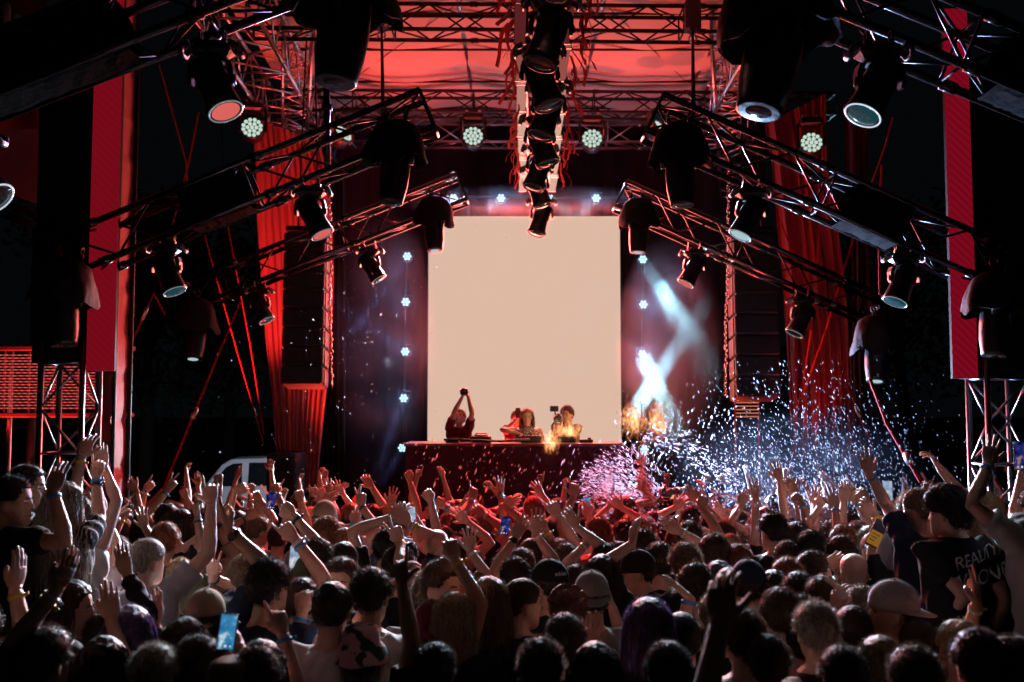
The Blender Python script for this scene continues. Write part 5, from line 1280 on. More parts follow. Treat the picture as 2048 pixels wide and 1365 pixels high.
person(c2(650, 1185), 4.55, "bob", "dark", 0, "floral", [A(-1, c2(400, 1400), c2(470, 1440), "grip", c2(415, 1290), palm=(.3, -.4, .3), dy=.2)], cap="bucket", label="person in a pink bucket hat with dark leaf print holding a phone")
person(c2(1062, 1040), 4.8, "crop", "dark", 1, "black", [A(-1, c2(868, 775), c2(762, 960), "droop", c2(905, 660), palm=(1, .4, 0)), A(1, c2(1203, 645), c2(1292, 905), "fist", c2(1180, 540), palm=(-.2, 1, 0), band="yellow")], cap="cap", capcol="wine", capback=True, sleeve="none", label="person in wine coloured backward cap with both bare arms overhead, yellow band")
person(c2(1090, 1290), 4.2, "short", "black", 2, "black", [A(-1, c2(893, 790), c2(995, 1140), "ily", c2(880, 600), palm=(.5, 1, 0))], label="short haired dark person reaching one long arm past the wine cap")
person(c2(1402, 890), 5.0, "long", "light", 0, "black", (), label="straight light brown long haired woman seen from behind near the centre")
person(c2(1060, 845), 5.3, "messy", "light", 0, "grey", ()); person(c2(1190, 985), 4.75, "long", "blonde", 0, "black", (), label="long blonde haired head between the wine cap and a bent bare arm")
person(c2(440, 395), 8.3, "short", "dark", 0, "beige", (), cap="cap", capcol="beige", capback=True); person(c2(720, 400), 9.3, "short", "dark", 0, "teal", [A(1, c2(822, 330), c2(780, 410), "open", c2(832, 215), band="yellow")], label="teal lit person raising a pale open hand with yellow band")
person(c2(460, 500), 7.3, "curly", "red", 0, "white", (), turn=30); person(c2(870, 690), 6.1, "curly", "dark", 0, "black", [A(1, c2(882, 545), c2(935, 680), "vee", c2(815, 405), band="yellow")])
person(c2(905, 620), 6.9, "short", "dark", 0, "navy", [A(1, c2(932, 438), c2(1005, 640), "open", c2(880, 305), band=["white", "yellow"])], label="navy shirted person spreading a large open hand with pale band near the drape leg")
for w, d, sd, h, tip, bd, e in ((c2(655, 330), 8.2, 1, "vee", c2(660, 235), "dark", c2(665, 450)), (c2(716, 220), 9.6, 1, "relaxed", c2(665, 150), None, c2(742, 300)), (c2(465, 265), 9.6, -1, "open", c2(450, 175), "yellow", c2(475, 340)), (c2(160, 258), 9.0, -1, "fist", None, "blue", c2(175, 330)), (c2(545, 260), 10, 1, "open", None, None, None), (c2(1062, 305), 7.8, -1, "fist", c2(1030, 240), None, c2(1090, 480)), (c2(1145, 335), 8.4, -1, "fist", None, "blue", c2(1165, 430)), (c2(1305, 292), 9, 1, "point", c2(1308, 210), "white", c2(1290, 360)), (c2(1470, 258), 9.4, 1, "open", c2(1466, 170), "blue", c2(1475, 340)), (c2(1235, 340), 9.2, -1, "pinch", None, "white", None), (c2(420, 310), 9, 1, "flat", c2(520, 270), "blue", c2(390, 360)), (c2(1375, 380), 8.6, 1, "relaxed", None, "white", None), (c2(1275, 420), 8.0, 1, "open", None, None, None), (c2(1295, 600), 6.3, 1, "open", c2(1300, 510), "white", c2(1340, 700)), (c2(300, 300), 8.8, 1, "fist", None, "yellow", c2(320, 420)), (c2(60, 300), 9.4, 1, "relaxed", None, None, None), (c2(620, 440), 8.2, 1, "pinch", c2(600, 350), "blue", c2(560, 500)), (c2(960, 380), 8.4, 1, "fist", None, None, None)):
    hand(w, d, sd, h, tip, bd, e)
# --- centre right
person(c3(305, 780), 5.6, "short", "dark", 1, "black", (), turn=18, yaw=10, cap="cap", capcol="black", capback=20, label="person in black cap with white brand lettering at the back")
person(c3(830, 705), 6.3, "crop", "dark", 1, "black", (), yaw=22, turn=52, cap="cap", capcol="black", label="bearded man in black cap, brim sideways, broad black shirted shoulders")
person(c3(105, 890), 5.1, "crop", "dark", 0, "black", (), turn=-48, yaw=-12, label="crop haired man with bare neck and ear looking sideways near the white lettered cap")
person(c3(540, 860), 5.2, "short", "dark", 1, "grey", [A(1, c3(660, 930), c3(745, 1050), "relaxed", c3(640, 860), palm=(-1, 0, 0))], cap="cap", capcol="grey", capback=True, label="person in grey backward cap touching it with one hand")
for hd, d, hr, cl, sh in ((c3(345, 620), 7.2, "short", "red", "red"), (c3(390, 650), 6.9, "short", "brown", "red"), (c3(90, 745), 6.0, "short", "dark", "black"), (c3(125, 680), 6.7, "short", "brown", "black"), (c3(450, 790), 6.0, "messy", "dark", "wine"), (c3(400, 960), 4.9, "quiff", "red", "black"), (c3(1090, 665), 6.2, "messy", "light", "black"), (c3(1150, 800), 5.6, "curly", "brown", "beige"), (c3(700, 640), 6.9, "short", "dark", "black"), (c3(1070, 1110), 4.4, "crop", "black", "black"), (c3(990, 1300), 3.9, "short", "black", "black"), (c3(1400, 660), 6.6, "short", "red", "black"), (c3(240, 1280), 4.0, "messy", "dark", "black"), (c3(560, 1310), 3.95, "bob", "black", "black"), (c3(940, 660), 6.6, "curly", "dark", "black"), (c3(1290, 780), 5.8, "bob", "purple", "wine"), (c3(730, 500), 8.1, "short", "dark", "red"), (c3(580, 490), 8.0, "messy", "red", "red"), (c3(1290, 470), 8.8, "crop", "black", "navy"), (c3(1120, 400), 10, "short", "black", "navy"), (c3(840, 570), 7.2, "curly", "dark", "black"), (c3(200, 350), 10.0, "curly", "red", "black"), (c3(1110, 520), 7.6, "curly", "brown", "black")):
    person(hd, d, hr, cl, 1 if hr == "crop" else 0, sh, ())
person(c3(1262, 610), 6.6, "curly", "brown", 0, "white", (), label="curly haired head rimmed with white light before the orange rack")
person(c3(1342, 815), 5.6, "crop", "brown", 0, "grey", (), turn=-15, label="crop brown haired man below the spray beside the navy cap")
person(c3(1462, 790), 5.4, "short", "dark", 0, "navy", (), cap="cap", capcol="navy", label="person in navy cap seen from behind below the spray")
person(c3(600, 745), 5.8, "bob", "dark", 0, "black", [A(1, c3(775, 555), c3(668, 800), "pinch", c3(765, 435), palm=(1, .5, 0))], label="bobbed dark person raising a bent arm with pinched fingers beside the sideways cap")
person(c3(1290, 985), 4.75, "curly", "light", 0, "black", [A(-1, c3(1108, 868), c3(1215, 1010), "flat", c3(912, 755), palm=(-.2, .3, -1), band="blue", ty=-.05)], label="curly person stretching a flat hand with blue band across the crowd")
person(c3(385, 1115), 4.45, "short", "dark", 1, "black", [A(1, c3(530, 1165), c3(515, 1330), "open", c3(560, 930), palm=(.2, -1, 0), band="yellow")], label="short dark haired man showing an open hand with yellow band, bottom centre")
person(c3(880, 1040), 4.3, "long", "purple", 0, "black", (), turn=8, label="long purple rimmed hair person at the bottom right of centre")
person((1500, 1585), 2.55, "short", "dark", 1, "black", [A(-1, c3(1292, 985), c3(1215, 1400), "relaxed", c3(1300, 800), palm=(.5, 1, 0))], label="very near dark forearm and hand rising at the bottom edge")
person(c3(1430, 1100), 4.25, "short", "brown", 0, "white", (), label="person in white shirt beside the very near forearm")
person(c3(985, 345), 10.6, "short", "black", 1, "black", [A(-1, c3(935, 305), None, "grip", c3(945, 265), palm=(1, 0, 0)), A(1, c3(1000, 300), None, "grip", c3(985, 265), palm=(-1, 0, 0))], label="crowd member holding a black video camera rig overhead in the spray")
for w, d, sd, h, tip, bd, e in ((c3(208, 495), 6.6, 1, "open", c3(245, 370), "white", c3(200, 680)), (c3(92, 515), 6.3, 1, "open", c3(135, 400), "watch", c3(5, 640)), (c3(432, 275), 8.2, 1, "ily", c3(430, 175), None, c3(410, 380)), (c3(345, 385), 7.2, 1, "droop", c3(300, 310), None, c3(392, 500)), (c3(450, 455), 6.8, -1, "relaxed", c3(405, 370), None, c3(535, 610)), (c3(1168, 300), 8.5, -1, "flat", c3(1085, 220), "blue", c3(1210, 420)), (c3(1185, 345), 8.0, 1, "point", c3(1205, 290), None, c3(1200, 470)), (c3(1025, 340), 9.2, 1, "open", c3(1070, 295), None, c3(970, 400)), (c3(715, 340), 9, -1, "open", c3(660, 285), None, c3(765, 430)), (c3(850, 250), 10.6, 1, "flat", c3(840, 205), None, None), (c3(1415, 330), 8.6, 1, "flat", c3(1440, 260), None, c3(1380, 420)), (c3(1500, 280), 8.2, 1, "open", c3(1490, 170), None, c3(1500, 400)), (c3(1310, 390), 8.6, -1, "relaxed", c3(1285, 345), None, c3(1360, 470)), (c3(1060, 480), 7.0, -1, "flat", c3(930, 425), "white", c3(1200, 610)), (c3(500, 560), 6.8, -1, "grip", c3(510, 530), "white", c3(500, 680)), (c3(245, 260), 10.2, 1, "open", None, None, None), (c3(20, 330), 9.0, 1, "flat", c3(130, 310), None, None), (c3(270, 480), 7.2, 1, "relaxed", None, "yellow", c3(300, 600)), (c3(640, 330), 9.8, -1, "relaxed", None, None, None), (c3(980, 290), 10.8, 1, "grip", c3(975, 215), None, None)):
    hand(w, d, sd, h, tip, bd, e)
# --- phone side group standing on the low riser
person(c4(1005, 415), 5.15, "curly", "black", 0, "black", [A(-1, c4(905, 1050), c4(925, 860), "relaxed", c4(900, 1180), palm=(1, 0, 0), dy=0)], yaw=18, turn=18, riser=True, girth=1.05, drop=.05, hs=1.2, label="big curly black haired man in black shirt with white scrawled lettering on the back")
person(c4(848, 425), 5.6, "short", "light", 0, "navy", [A(-1, c4(570, 240), c4(652, 405), "open", c4(540, 85), band="blue"), A(1, c4(955, 212), c4(1040, 300), "relaxed", c4(865, 75), palm=(-1, .2, 0), dy=.2)], yaw=22, turn=12, riser=True, label="light haired man in navy shirt raising both arms, blue band, beside the lettered shirt")
person(c4(800, 445), 6.1, "messy", "blonde", 0, "grey", (), riser=True, label="pale tousled head just behind the navy shirted man with raised arms")
person(c4(1195, 440), 5.35, "long", "blonde", 0, "black", (), riser=True, turn=-15, label="long blonde haired woman in black top beside the lettered shirt")
person(c4(1500, 420), 5.0, "curly", "dark", 0, "white", [A(-1, c4(1214, 190), c4(1232, 370), "open", c4(1225, 62), palm=(.1, 1, 0), band="blue")], riser=True, girth=1.05, label="person in white shirt at the picture edge raising an open hand")
person(c4(1570, 360), 5.3, "short", "dark", 0, "black", [A(-1, c4(1395, 250), c4(1420, 330), "grip", c4(1380, 180), palm=(.6, -.3, 0))], riser=True, label="edge person filming on a phone beside the truss column")
person(c4(640, 660), 6.2, "short", "dark", 0, "black", [A(-1, c4(578, 660), c4(610, 760), "grip", c4(600, 580), palm=(.7, -.5, 0), dy=-.2)], sleeve="long", label="person in long black sleeve lifting a phone backed with a yellow card")
person(c4(765, 520), 7.0, "short", "dark", 0, "black", [A(-1, c4(705, 400), c4(755, 450), "grip", c4(668, 340), palm=(.6, -.4, 0))], label="person holding up a pale screened phone before the raised navy arm")
# --- phone side foreground
person(c4(722, 965), 4.7, "crop", "light", 0, "grey", (), yaw=25, turn=42, cap="cap", capcol="pale grey", capback=True, label="man in pale grey cap with stitched monogram looking aside")
person(c4(850, 1160), 4.55, "crop", "brown", 1, "black", (), turn=10, label="round shaved head in front of the lettered shirt")
person(c4(222, 1160), 4.7, "crop", "dark", 0, "black", (), cap="cap", capcol="black", label="person in plain black cap seen from behind, bottom of crowd by crossed arms")
person(c4(490, 1085), 4.65, "crop", "dark", 0, "pale grey", [A(-1, c4(385, 990), c4(345, 1225), "relaxed", c4(395, 830), palm=(.8, .4, 0), band="watch"), A(1, c4(462, 925), c4(560, 1190), "flat", c4(285, 765), palm=(-.2, .2, -1), band="blue")], label="person crossing both arms overhead, smart watch and blue band")
person(c4(1055, 1175), 4.3, "bun", "blonde", 0, "black", [A(1, c4(1152, 945), c4(1188, 1140), "vee", c4(1130, 755), palm=(-.6, .5, 0), band="white", dy=.12)], label="pale haired person raising two fingers in front of the lettered shirt")
person(c4(915, 1015), 5.2, "short", "dark", 0, "navy", (), cap="cap", capcol="navy", capback=True, label="navy capped head just below the lettered shirt hem")
person(c4(1170, 1265), 3.75, "curly", "dark", 0, "black", (), label="big curly dark head at the bottom edge by the phone-side column")
person(c4(640, 1270), 4.1, "long", "light", 0, "black", (), label="long light brown haired head at the bottom beside the shaved head")
person(c4(1350, 1290), 3.8, "short", "dark", 0, "navy", (), label="dark shouldered person in the bottom corner by the phone-side column")
for hd, d, hr, cl, sh, tn in ((c4(95, 1000), 4.8, "curly", "brown", "pale grey", 0), (c4(205, 1025), 4.95, "messy", "dark", "black", 10), (c4(285, 1085), 4.4, "messy", "grey", "black", 0), (c4(315, 925), 5.2, "curly", "brown", "black", -20), (c4(258, 645), 7.0, "curly", "black", "black", 0), (c4(240, 760), 6.2, "short", "dark", "black", -60), (c4(130, 800), 6.0, "short", "red", "wine", 0), (c4(490, 770), 6.0, "bald", "dark", "black", 0), (c4(180, 580), 8.0, "short", "dark", "black", 0), (c4(60, 545), 7.4, "curly", "black", "black", 20), (c4(430, 600), 7.6, "short", "red", "black", 0), (c4(420, 670), 6.8, "short", "dark", "wine", 0), (c4(600, 650), 6.9, "crop", "brown", "black", 0), (c4(130, 690), 7.0, "short", "dark", "purple", 0), (c4(180, 890), 5.4, "short", "dark", "black", -20), (c4(60, 880), 5.6, "bob", "dark", "navy", 0), (c4(530, 980), 5.0, "messy", "light", "black", 0), (c4(20, 1260), 4.1, "short", "dark", "grey", 0), (c4(430, 1330), 3.9, "short", "black", "pale grey", 0), (c4(820, 1345), 3.75, "messy", "brown", "black", 0)):
    person(hd, d, hr, cl, 0, "black" if sh == "purple" else sh, (), turn=tn)
for w, d, sd, h, tip, bd, e in ((c4(432, 390), 8.0, -1, "flat", c4(428, 280), None, c4(435, 490)), (c4(165, 320), 8.6, -1, "relaxed", c4(140, 280), None, c4(190, 400)), (c4(85, 270), 8.8, 1, "open", c4(75, 235), None, None), (c4(205, 400), 8.0, -1, "fist", c4(180, 380), "blue", c4(230, 470)), (c4(275, 400), 8.6, 1, "open", c4(285, 345), None, c4(270, 480)), (c4(385, 420), 7.8, 1, "open", c4(370, 360), "blue", c4(390, 520)), (c4(500, 390), 8.2, 1, "flat", c4(480, 335), "blue", c4(540, 480)), (c4(560, 390), 7.8, -1, "droop", c4(525, 350), None, c4(600, 470)), (c4(600, 460), 7.2, -1, "relaxed", c4(560, 425), "yellow", c4(640, 540)), (c4(330, 740), 6.3, -1, "flat", c4(435, 675), None, c4(345, 800)), (c4(300, 420), 8.4, 1, "point", c4(315, 360), None, c4(285, 520)), (c4(130, 330), 9.2, 1, "open", None, None, None)):
    hand(w, d, sd, h, tip, bd, e)
# --- performers and film crew on the stage
person(c5(285, 345), 15.15, "short", "dark", 0, "wine", [A(1, c5(308, 200), c5(252, 295), "grip", c5(318, 160), palm=(1, 0, 0), dy=-.1), A(-1, c5(352, 200), c5(374, 300), "grip", c5(338, 160), palm=(-1, 0, 0), dy=-.1)], yaw=176, tilt=28, turn=-10, face=True, base=1.0, label="man behind the booth lifting a small camera overhead with both arms")
person(c5(708, 352), 15.5, "short", "brown", 0, "wine", [A(1, c5(716, 350), c5(640, 430), "grip", c5(720, 310), palm=(.3, 1, 0), dy=-.15)], yaw=180, face=True, base=1.0, label="man behind the blonde performer filming on a phone")
person(c5(782, 335), 15.1, "long", "blonde", 0, "sequin", [A(1, c5(722, 468), c5(655, 445), "relaxed", c5(760, 480), palm=(0, .3, -1), dy=-.2)], yaw=180, tilt=-4, face=True, base=1.0, sleeve="none", label="blonde long haired woman performer in glittering top behind the mixer")
person(c5(1078, 322), 15.15, "curly", "red", 0, "floral grey", [A(1, c5(985, 395), c5(968, 450), "grip", c5(1000, 360), palm=(-1, -.3, 0), dy=-.12), A(-1, c5(1040, 410), c5(1010, 460), "grip", c5(1030, 370), palm=(1, -.3, 0), dy=-.15)], yaw=138, turn=10, face=True, base=1.0, label="curly haired cameraman behind the booth aiming a video rig")
CLOTHS["sequin"] = mat("sequin_cloth", (.35, .3, .3), .2, .8, .8, var=.8, vscale=60, bump=1.0, bscale=90); CLOTHS["floral grey"] = patterned("cloth_floral_grey", (.3, .24, .23), (.1, .07, .07), 14, "noise", .55)

# ---------------------------------------------------------------- everybody else
rg = random.Random(5)
GEN = []
for k in range(38):
    arms = []; mode = rg.choice(["up1", "up1", "up2", "up1", "none", "chest", "up2", "head"]) if k >= 6 else "none"
    def upa(sd): return dict(side=sd, wrist=(sd * rg.uniform(.02, .42), rg.uniform(-.02, .3), rg.uniform(1.72, 2.05)), hint=(sd, rg.uniform(-.6, .2), -.3), hand=rg.choice(HP), palm=(rg.uniform(-.8, .8), rg.choice((1, 1, .6, -.6)), 0))
    if mode == "up1": s = rg.choice((-1, 1)); arms = [upa(s), arm_down(-s, rg)]
    elif mode == "up2": arms = [upa(-1), upa(1)]
    elif mode == "chest": arms = [dict(side=s, wrist=(s * .1, .32, rg.uniform(1.2, 1.45)), hint=(s, -.3, -1), hand="relaxed", palm=(-s, 0, 0)) for s in (-1, 1)]
    elif mode == "head": s = rg.choice((-1, 1)); arms = [dict(side=s, wrist=(s * .17, .02, 1.72), hint=(s, 0, .3), hand="relaxed", dir=(-s, 0, .3), palm=(0, -.2, -1)), arm_down(-s, rg)]
    else: arms = [arm_down(-1, rg), arm_down(1, rg)]
    GEN.append(dict(arms=arms, turn=rg.uniform(-30, 30), tilt=rg.uniform(-10, 10), roll=rg.uniform(-8, 8), sleeve=rg.choice(["short", "short", "short", "long", "none"]), vox=.0115, seed=k * 1.7, girth=rg.uniform(.9, 1.08), mode=mode))
ALLB = make_bodies([p["spec"] for p in PEOPLE] + GEN)
GB = ALLB[len(PEOPLE):]
POSE = {"up1": "one arm raised", "up2": "both arms raised", "none": "arms down", "chest": "hands at chest", "head": "hand on head"}
for p, b in zip(PEOPLE, ALLB):
    lb = p["label"] or auto_label(p["px"], p["d"], p["hair"], p["col"], p["shirt"], {0: "arms down", 1: "one arm raised", 2: "both arms raised"}[p["up"]], p["cap"], p["capcol"])
    p["obj"] = place_person(b, p["root"], p["yaw"], p["s"], p["hair"], p["col"], p["skin"], p["shirt"], p["bands"], p["cap"], p["capcol"], p["capback"], lb, "crew on the stage" if p["d"] > 14 else "people in the crowd", hseed=int(p["px"])); p["body"] = b
taken = [(p["root"].x, p["root"].y) for p in PEOPLE]
# head positions in the picture that must stay clear in front of
n_fill = 0; row = 0; y = 4.75; BUDGET = 290 - len(PEOPLE)
cand = []
while y < 12.6:
    x = -.53 * y - .3 + (row % 2) * .27
    while x < .53 * y + .3: cand.append((x + rg.uniform(-.11, .11), y + rg.uniform(-.1, .1))); x += .50
    y += .44; row += 1
cand = [c for c in cand if all((c[0] - t[0]) ** 2 + ((c[1] - t[1]) * 1.0) ** 2 > .40 ** 2 for t in taken)]
# nearest gaps first matter least: keep the far rows full, thin the middle evenly when over budget
while len(cand) > BUDGET: cand.pop(rg.randrange(len(cand)))
for x, y in cand:
    far = y > 5.9
    k = rg.randrange(6, 38) if (far and rg.random() < .8) else rg.choice([i for i in range(38) if GEN[i]["mode"] in ("none", "chest")])
    hr = rg.choice(["short", "short", "short", "curly", "messy", "crop", "long", "long", "bob", "bun", "pony", "quiff", "messy"]); cl = rg.choice(["dark", "dark", "black", "brown", "brown", "light", "blonde", "red"]); sh = rg.choice(["black", "black", "black", "navy", "white", "grey", "pale grey", "olive", "beige", "red", "wine", "blue"])
    s = rg.uniform(.90, 1.02); px, py = pix(Vector((x, y, 1.63))); capt = "cap" if rg.random() < .07 else None; cc = rg.choice(["black", "white", "navy", "beige"])
    bands = [rg.choice(["blue", "yellow", "white", "dark", None, None]) if a["wrist"][2] > 1.6 else None for a in GEN[k]["arms"]]
    place_person(GB[k], (x, y, ground_z(y)), R(rg.uniform(-28, 28)) + math.atan2(x, 16 - y) * .7, s, hr, cl, rg.choice((0, 0, 0, 1, 1, 2, 3)), sh, bands if y < 9.5 else None, capt, cc, rg.random() < .5, auto_label(px, y, hr, cl, sh, POSE[GEN[k]["mode"]], capt, cc), "people in the crowd", hseed=rg.randrange(99))
for lb, x, y, sx, sy in (("low black riser under the zebra top woman and profile men", -2.55, 5.4, 2.0, 1.5), ("low black riser under the lettered shirt man and blonde woman", 2.55, 5.4, 2.0, 1.7)):
    root = empty("riser", (x, y, .10), lb, "riser", "low risers in the crowd"); mb = MB(); mb.box((0, 0, .585), (sx, sy, .065), bev=.01); mb.build("deck", BLKM, root)
    for i in (-1, 1):
        for j in (-1, 1): mb = MB(); mb.box((i * (sx / 2 - .06), j * (sy / 2 - .06), .276), (.07, .07, .552)); mb.build("leg", BLKM, root)
# ================================================================ HELD THINGS
def phone_mat(name, c0, c1, glow, s=1.0, sc=18):
    m = bpy.data.materials.new(name); m.use_nodes = True; nt = m.node_tree; nt.nodes.clear()
    e = nt.nodes.new("ShaderNodeEmission"); o = nt.nodes.new("ShaderNodeOutputMaterial"); nt.links.new(e.outputs[0], o.inputs[0]); e.inputs[1].default_value = s
    tc = nt.nodes.new("ShaderNodeTexCoord"); n = nt.nodes.new("ShaderNodeTexNoise"); n.inputs["Scale"].default_value = sc; n.inputs["Detail"].default_value = 3
    r = nt.nodes.new("ShaderNodeValToRGB"); el = r.color_ramp.elements; el[0].position = .38; el[0].color = (*c0, 1); el[1].position = .56; el[1].color = (*c1, 1); x = el.new(.66); x.color = (*glow, 1)
    nt.links.new(tc.outputs["Object"], n.inputs["Vector"]); nt.links.new(n.outputs["Fac"], r.inputs["Fac"]); nt.links.new(r.outputs["Color"], e.inputs[0]); return m
def phone(label, px, py, d, roll, m, yaw=0, k=1.0):
    root = empty("phone", P(px, py, d), label, "phone", "phones held up in the crowd"); root.rotation_euler = (R(-8), R(roll), R(yaw)); root.scale = (k,) * 3
    mb = MB(); mb.box((0, .002, 0), (.074, .009, .152), bev=.004); mb.build("case", PLASTIC, root)
    mb = MB(); mb.box((0, -.0035, 0), (.067, .002, .142)); mb.build("display", m, root)
    mb = MB()
    for i in (0, 1): mb.lathe([(.006, 0), (.005, .003)], 10, Matrix.Translation((-.022, .0066, .055 - .02 * i)) @ Matrix.Rotation(R(-90), 4, 'X'))
    mb.build("camera_bump", BLKM, root)
    for i in range(3): mb = MB(); mb.lathe([(.006 if i == 1 else .004, 0), (.0001, .0008)], 10, Matrix.Translation((-.02 + .02 * i, -.0047, -.058)) @ Matrix.Rotation(R(90), 4, 'X'), 0, False); mb.build("button", WHITEUI, root)
WHITEUI = emat("white_button", (.8, .8, .8), .8)
PB = phone_mat("phone_blue", (.02, .12, .30), (.05, .28, .5), (.7, .8, .8), .9); PW = phone_mat("phone_pale", (.12, .22, .42), (.42, .5, .62), (.8, .8, .8), .9); PC = phone_mat("phone_colour", (.05, .06, .42), (.35, .08, .3), (.8, .35, .25), .8, 26); PD = phone_mat("phone_dark", (.004, .006, .02), (.03, .04, .3), (.6, .35, .1), .7, 22)
phone("phone with bright blue screen filming the stage above the sun hat", 455, 1264, 3.95, 6, PB, 4, .92)
phone("phone with pale blue screen held upright above the curly faced man", 590, 1115, 6.86, 2, PW, 0, 1.05)
phone("tilted phone with purple and pink screen beside the leaf print hat", 641, 1330, 4.66, 22, PC, 10, 1.1)
phone("pale screened phone held up before the raised navy arm", 1775, 982, 6.98, 2, PW, 0, .95)
phone("dark screened phone at the picture edge beside the truss column", 2042, 912, 5.2, 3, PD, 0)
for k, (x, y, d, mm) in enumerate(((543, 1002, 8.8, PD), (823, 1033, 7.9, PW), (1173, 1010, 9.6, PB), (1010, 1052, 8.2, PD))):
    phone(["small dark phone raised in the far crowd before the bass speaker", "small pale screened phone in the far crowd by the drape leg", "small blue screened phone in the far crowd near the fan of spray", "small dark phone in the far crowd below the blonde performer"][k], x, y, d, (4, -6, 3, 8)[k], mm, 0, 1.0)
def card_phone():
    root = empty("phone", P(1750, 1074, 5.95), "tilted phone with a yellow card on its back, lifted beside the spray", "phone", "phones held up in the crowd"); root.rotation_euler = (0, R(28), 0); root.scale = (1.1,) * 3
    mb = MB(); mb.box((0, .002, .02), (.074, .009, .15), bev=.004); mb.build("case", PLASTIC, root)
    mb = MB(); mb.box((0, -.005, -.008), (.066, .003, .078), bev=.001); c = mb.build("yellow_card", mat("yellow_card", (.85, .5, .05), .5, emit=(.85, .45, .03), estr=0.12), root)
    mb = MB()
    for i in range(3):
        for j in range(5 - i): mb.box((-.02 + .009 * j, -.0068, .014 - .018 * i), (.0055, .001, .007))
    mb.build("lettering", BLKM, c)
card_phone()
def rig(label, px, py, d, yaw, s, group=None):
    root = empty("video_camera", P(px, py, d), label, "camera", group); root.rotation_euler.z = R(yaw); root.scale = (s,) * 3
    mb = MB(); mb.box((0, 0, 0), (.13, .12, .10), bev=.015); mb.box((0, .02, .065), (.05, .09, .03), bev=.008); mb.build("body", PLASTIC, root)
    mb = MB(); mb.lathe([(.036, 0), (.042, .03), (.042, .08), (.048, .10), (.048, .13), (.04, .132)], 18, Matrix.Translation((0, -.05, 0)) @ Matrix.Rotation(R(90), 4, 'X')); h = mb.build("lens_barrel", PLASTIC, root, True)
    mb = MB(); mb.box((-.07, .03, .15), (.13, .02, .085), rotz(R(20)), bev=.006); mb.build("monitor", PLASTIC, root)
    mb = MB(); mb.tube([(-.05, .03, .06), (-.06, .03, .11)], .01, 8); mb.build("monitor_arm", BLK, root)
    for sx in (-1, 1): mb = MB(); mb.tube([(sx * .06, 0, -.05), (sx * .10, 0, -.10), (sx * .10, 0, -.18)], .014, 8); mb.build("grip_handle", RUBBER, root, True)
    mb = MB(); mb.box((0, 0, -.075), (.10, .10, .02), bev=.004); mb.build("base_plate", BLK, root)
rig("video rig with monitor held to the curly cameraman's eye behind the booth", 1117, 838, 15.0, -12, 1.0)
rig("black video camera rig held over the crowd beside the orange drink", 1332, 984, 10.45, 10, .9)
mb = MB(); mb.box((.06, 0, -.1), (.055, .02, .045), bev=.004)
p0 = P(1346, 994, 10.3)
root = empty("camera_light", p0, "small glowing amber light on the video rig over the crowd", "camera light"); mb = MB(); mb.box((0, 0, 0), (.05, .02, .04), bev=.004); mb.build("lamp_face", emat("amber_face", (.9, .45, .15), .9), root); mb = MB(); mb.box((0, .02, 0), (.056, .02, .046), bev=.004); mb.build("housing", PLASTIC, root)
def small_cam():
    root = empty("photo_camera", P(928, 784, 15.02), "small dark camera lifted overhead by the man behind the booth", "camera"); root.rotation_euler = (R(-20), R(-8), 0)
    mb = MB(); mb.box((0, 0, 0), (.12, .06, .085), bev=.012); mb.box((-.01, 0, .05), (.05, .05, .02), bev=.008); mb.build("body", PLASTIC, root)
    mb = MB(); mb.lathe([(.03, 0), (.034, .05), (.03, .055)], 14, Matrix.Translation((.0, -.03, 0)) @ Matrix.Rotation(R(90), 4, 'X')); mb.build("lens_barrel", PLASTIC, root, True)
    mb = MB(); mb.tube([(.06, 0, 0), (.08, 0, -.1), (.075, -.01, -.2)], .003, 5); mb.build("wrist_strap", RUBBER, root)
small_cam()
phone("phone held beside the blonde performer's head on the stage", 1036, 826, 15.28, 0, PD, 180, 1.0)
def cup():
    root = empty("plastic_cup", P(1332, 962, 10.6), "clear plastic cup of orange drink raised above the crowd", "cup")
    mb = MB(); mb.lathe([(.034, -.07), (.046, .075), (.048, .078), (.044, .076), (.033, -.066)], 24, None, 0, False)
    m = mat("clear_cup", (.9, .9, .9), .1, 0, .5); m.node_tree.nodes["Principled BSDF"].inputs["Transmission Weight"].default_value = .85; mb.build("cup_wall", m, root, True)
    mb = MB(); mb.lathe([(.032, -.066), (.0415, .05), (.001, .051)], 24); mb.build("drink", mat("orange_drink", (.75, .16, .05), .2, trans=.5), root, True)
cup()
def garland():
    p = P(212, 1085, 6.4); root = empty("flower_garland", p, "bunch of salmon pink flowers held up behind the ash blonde woman", "flowers"); rnd = random.Random(4)
    m = mat("petal", (.72, .28, .2), .6, trans=.4)
    for k in range(14):
        c = Vector((rnd.gauss(0, .05), rnd.gauss(0, .03), rnd.gauss(0, .10))); mb = MB(); n = Vector((rnd.gauss(0, .5), -1, rnd.gauss(0, .5))).normalized(); Mf = frame(n)
        for j in range(5):
            a = j * 1.257 + k; q = Mf @ Vector((math.cos(a), math.sin(a), .1)); s = Mf @ Vector((-math.sin(a), math.cos(a), 0)); mb.add([c, c + q * .022 - s * .014, c + q * .042, c + q * .022 + s * .014], [(0, 1, 2, 3)])
        mb.build("flower", m, root)
    mb = MB(); mb.tube([(0, .02, -.3), (.01, .02, 0), (0, .02, .12)], .008, 6); mb.build("stem", LEAF, root)
garland()
for k, (x0, y0, x1, y1, lb) in enumerate(((487, 970, 505, 994, "short glowing red stick beside the van's wing"), (522, 970, 553, 1010, "longer glowing red stick held in front of the van"), (468, 996, 482, 1014, "lowest glowing red stick under the van door"))):
    mb = MB(); mb.tube([P(x0, y0, 9.2), P(x1, y1, 9.2)], .008, 8); tag(mb.build("glow_stick", emat("red_glow", (.75, .12, .07), .9), None, True), lb, "glow stick", "red glow sticks")

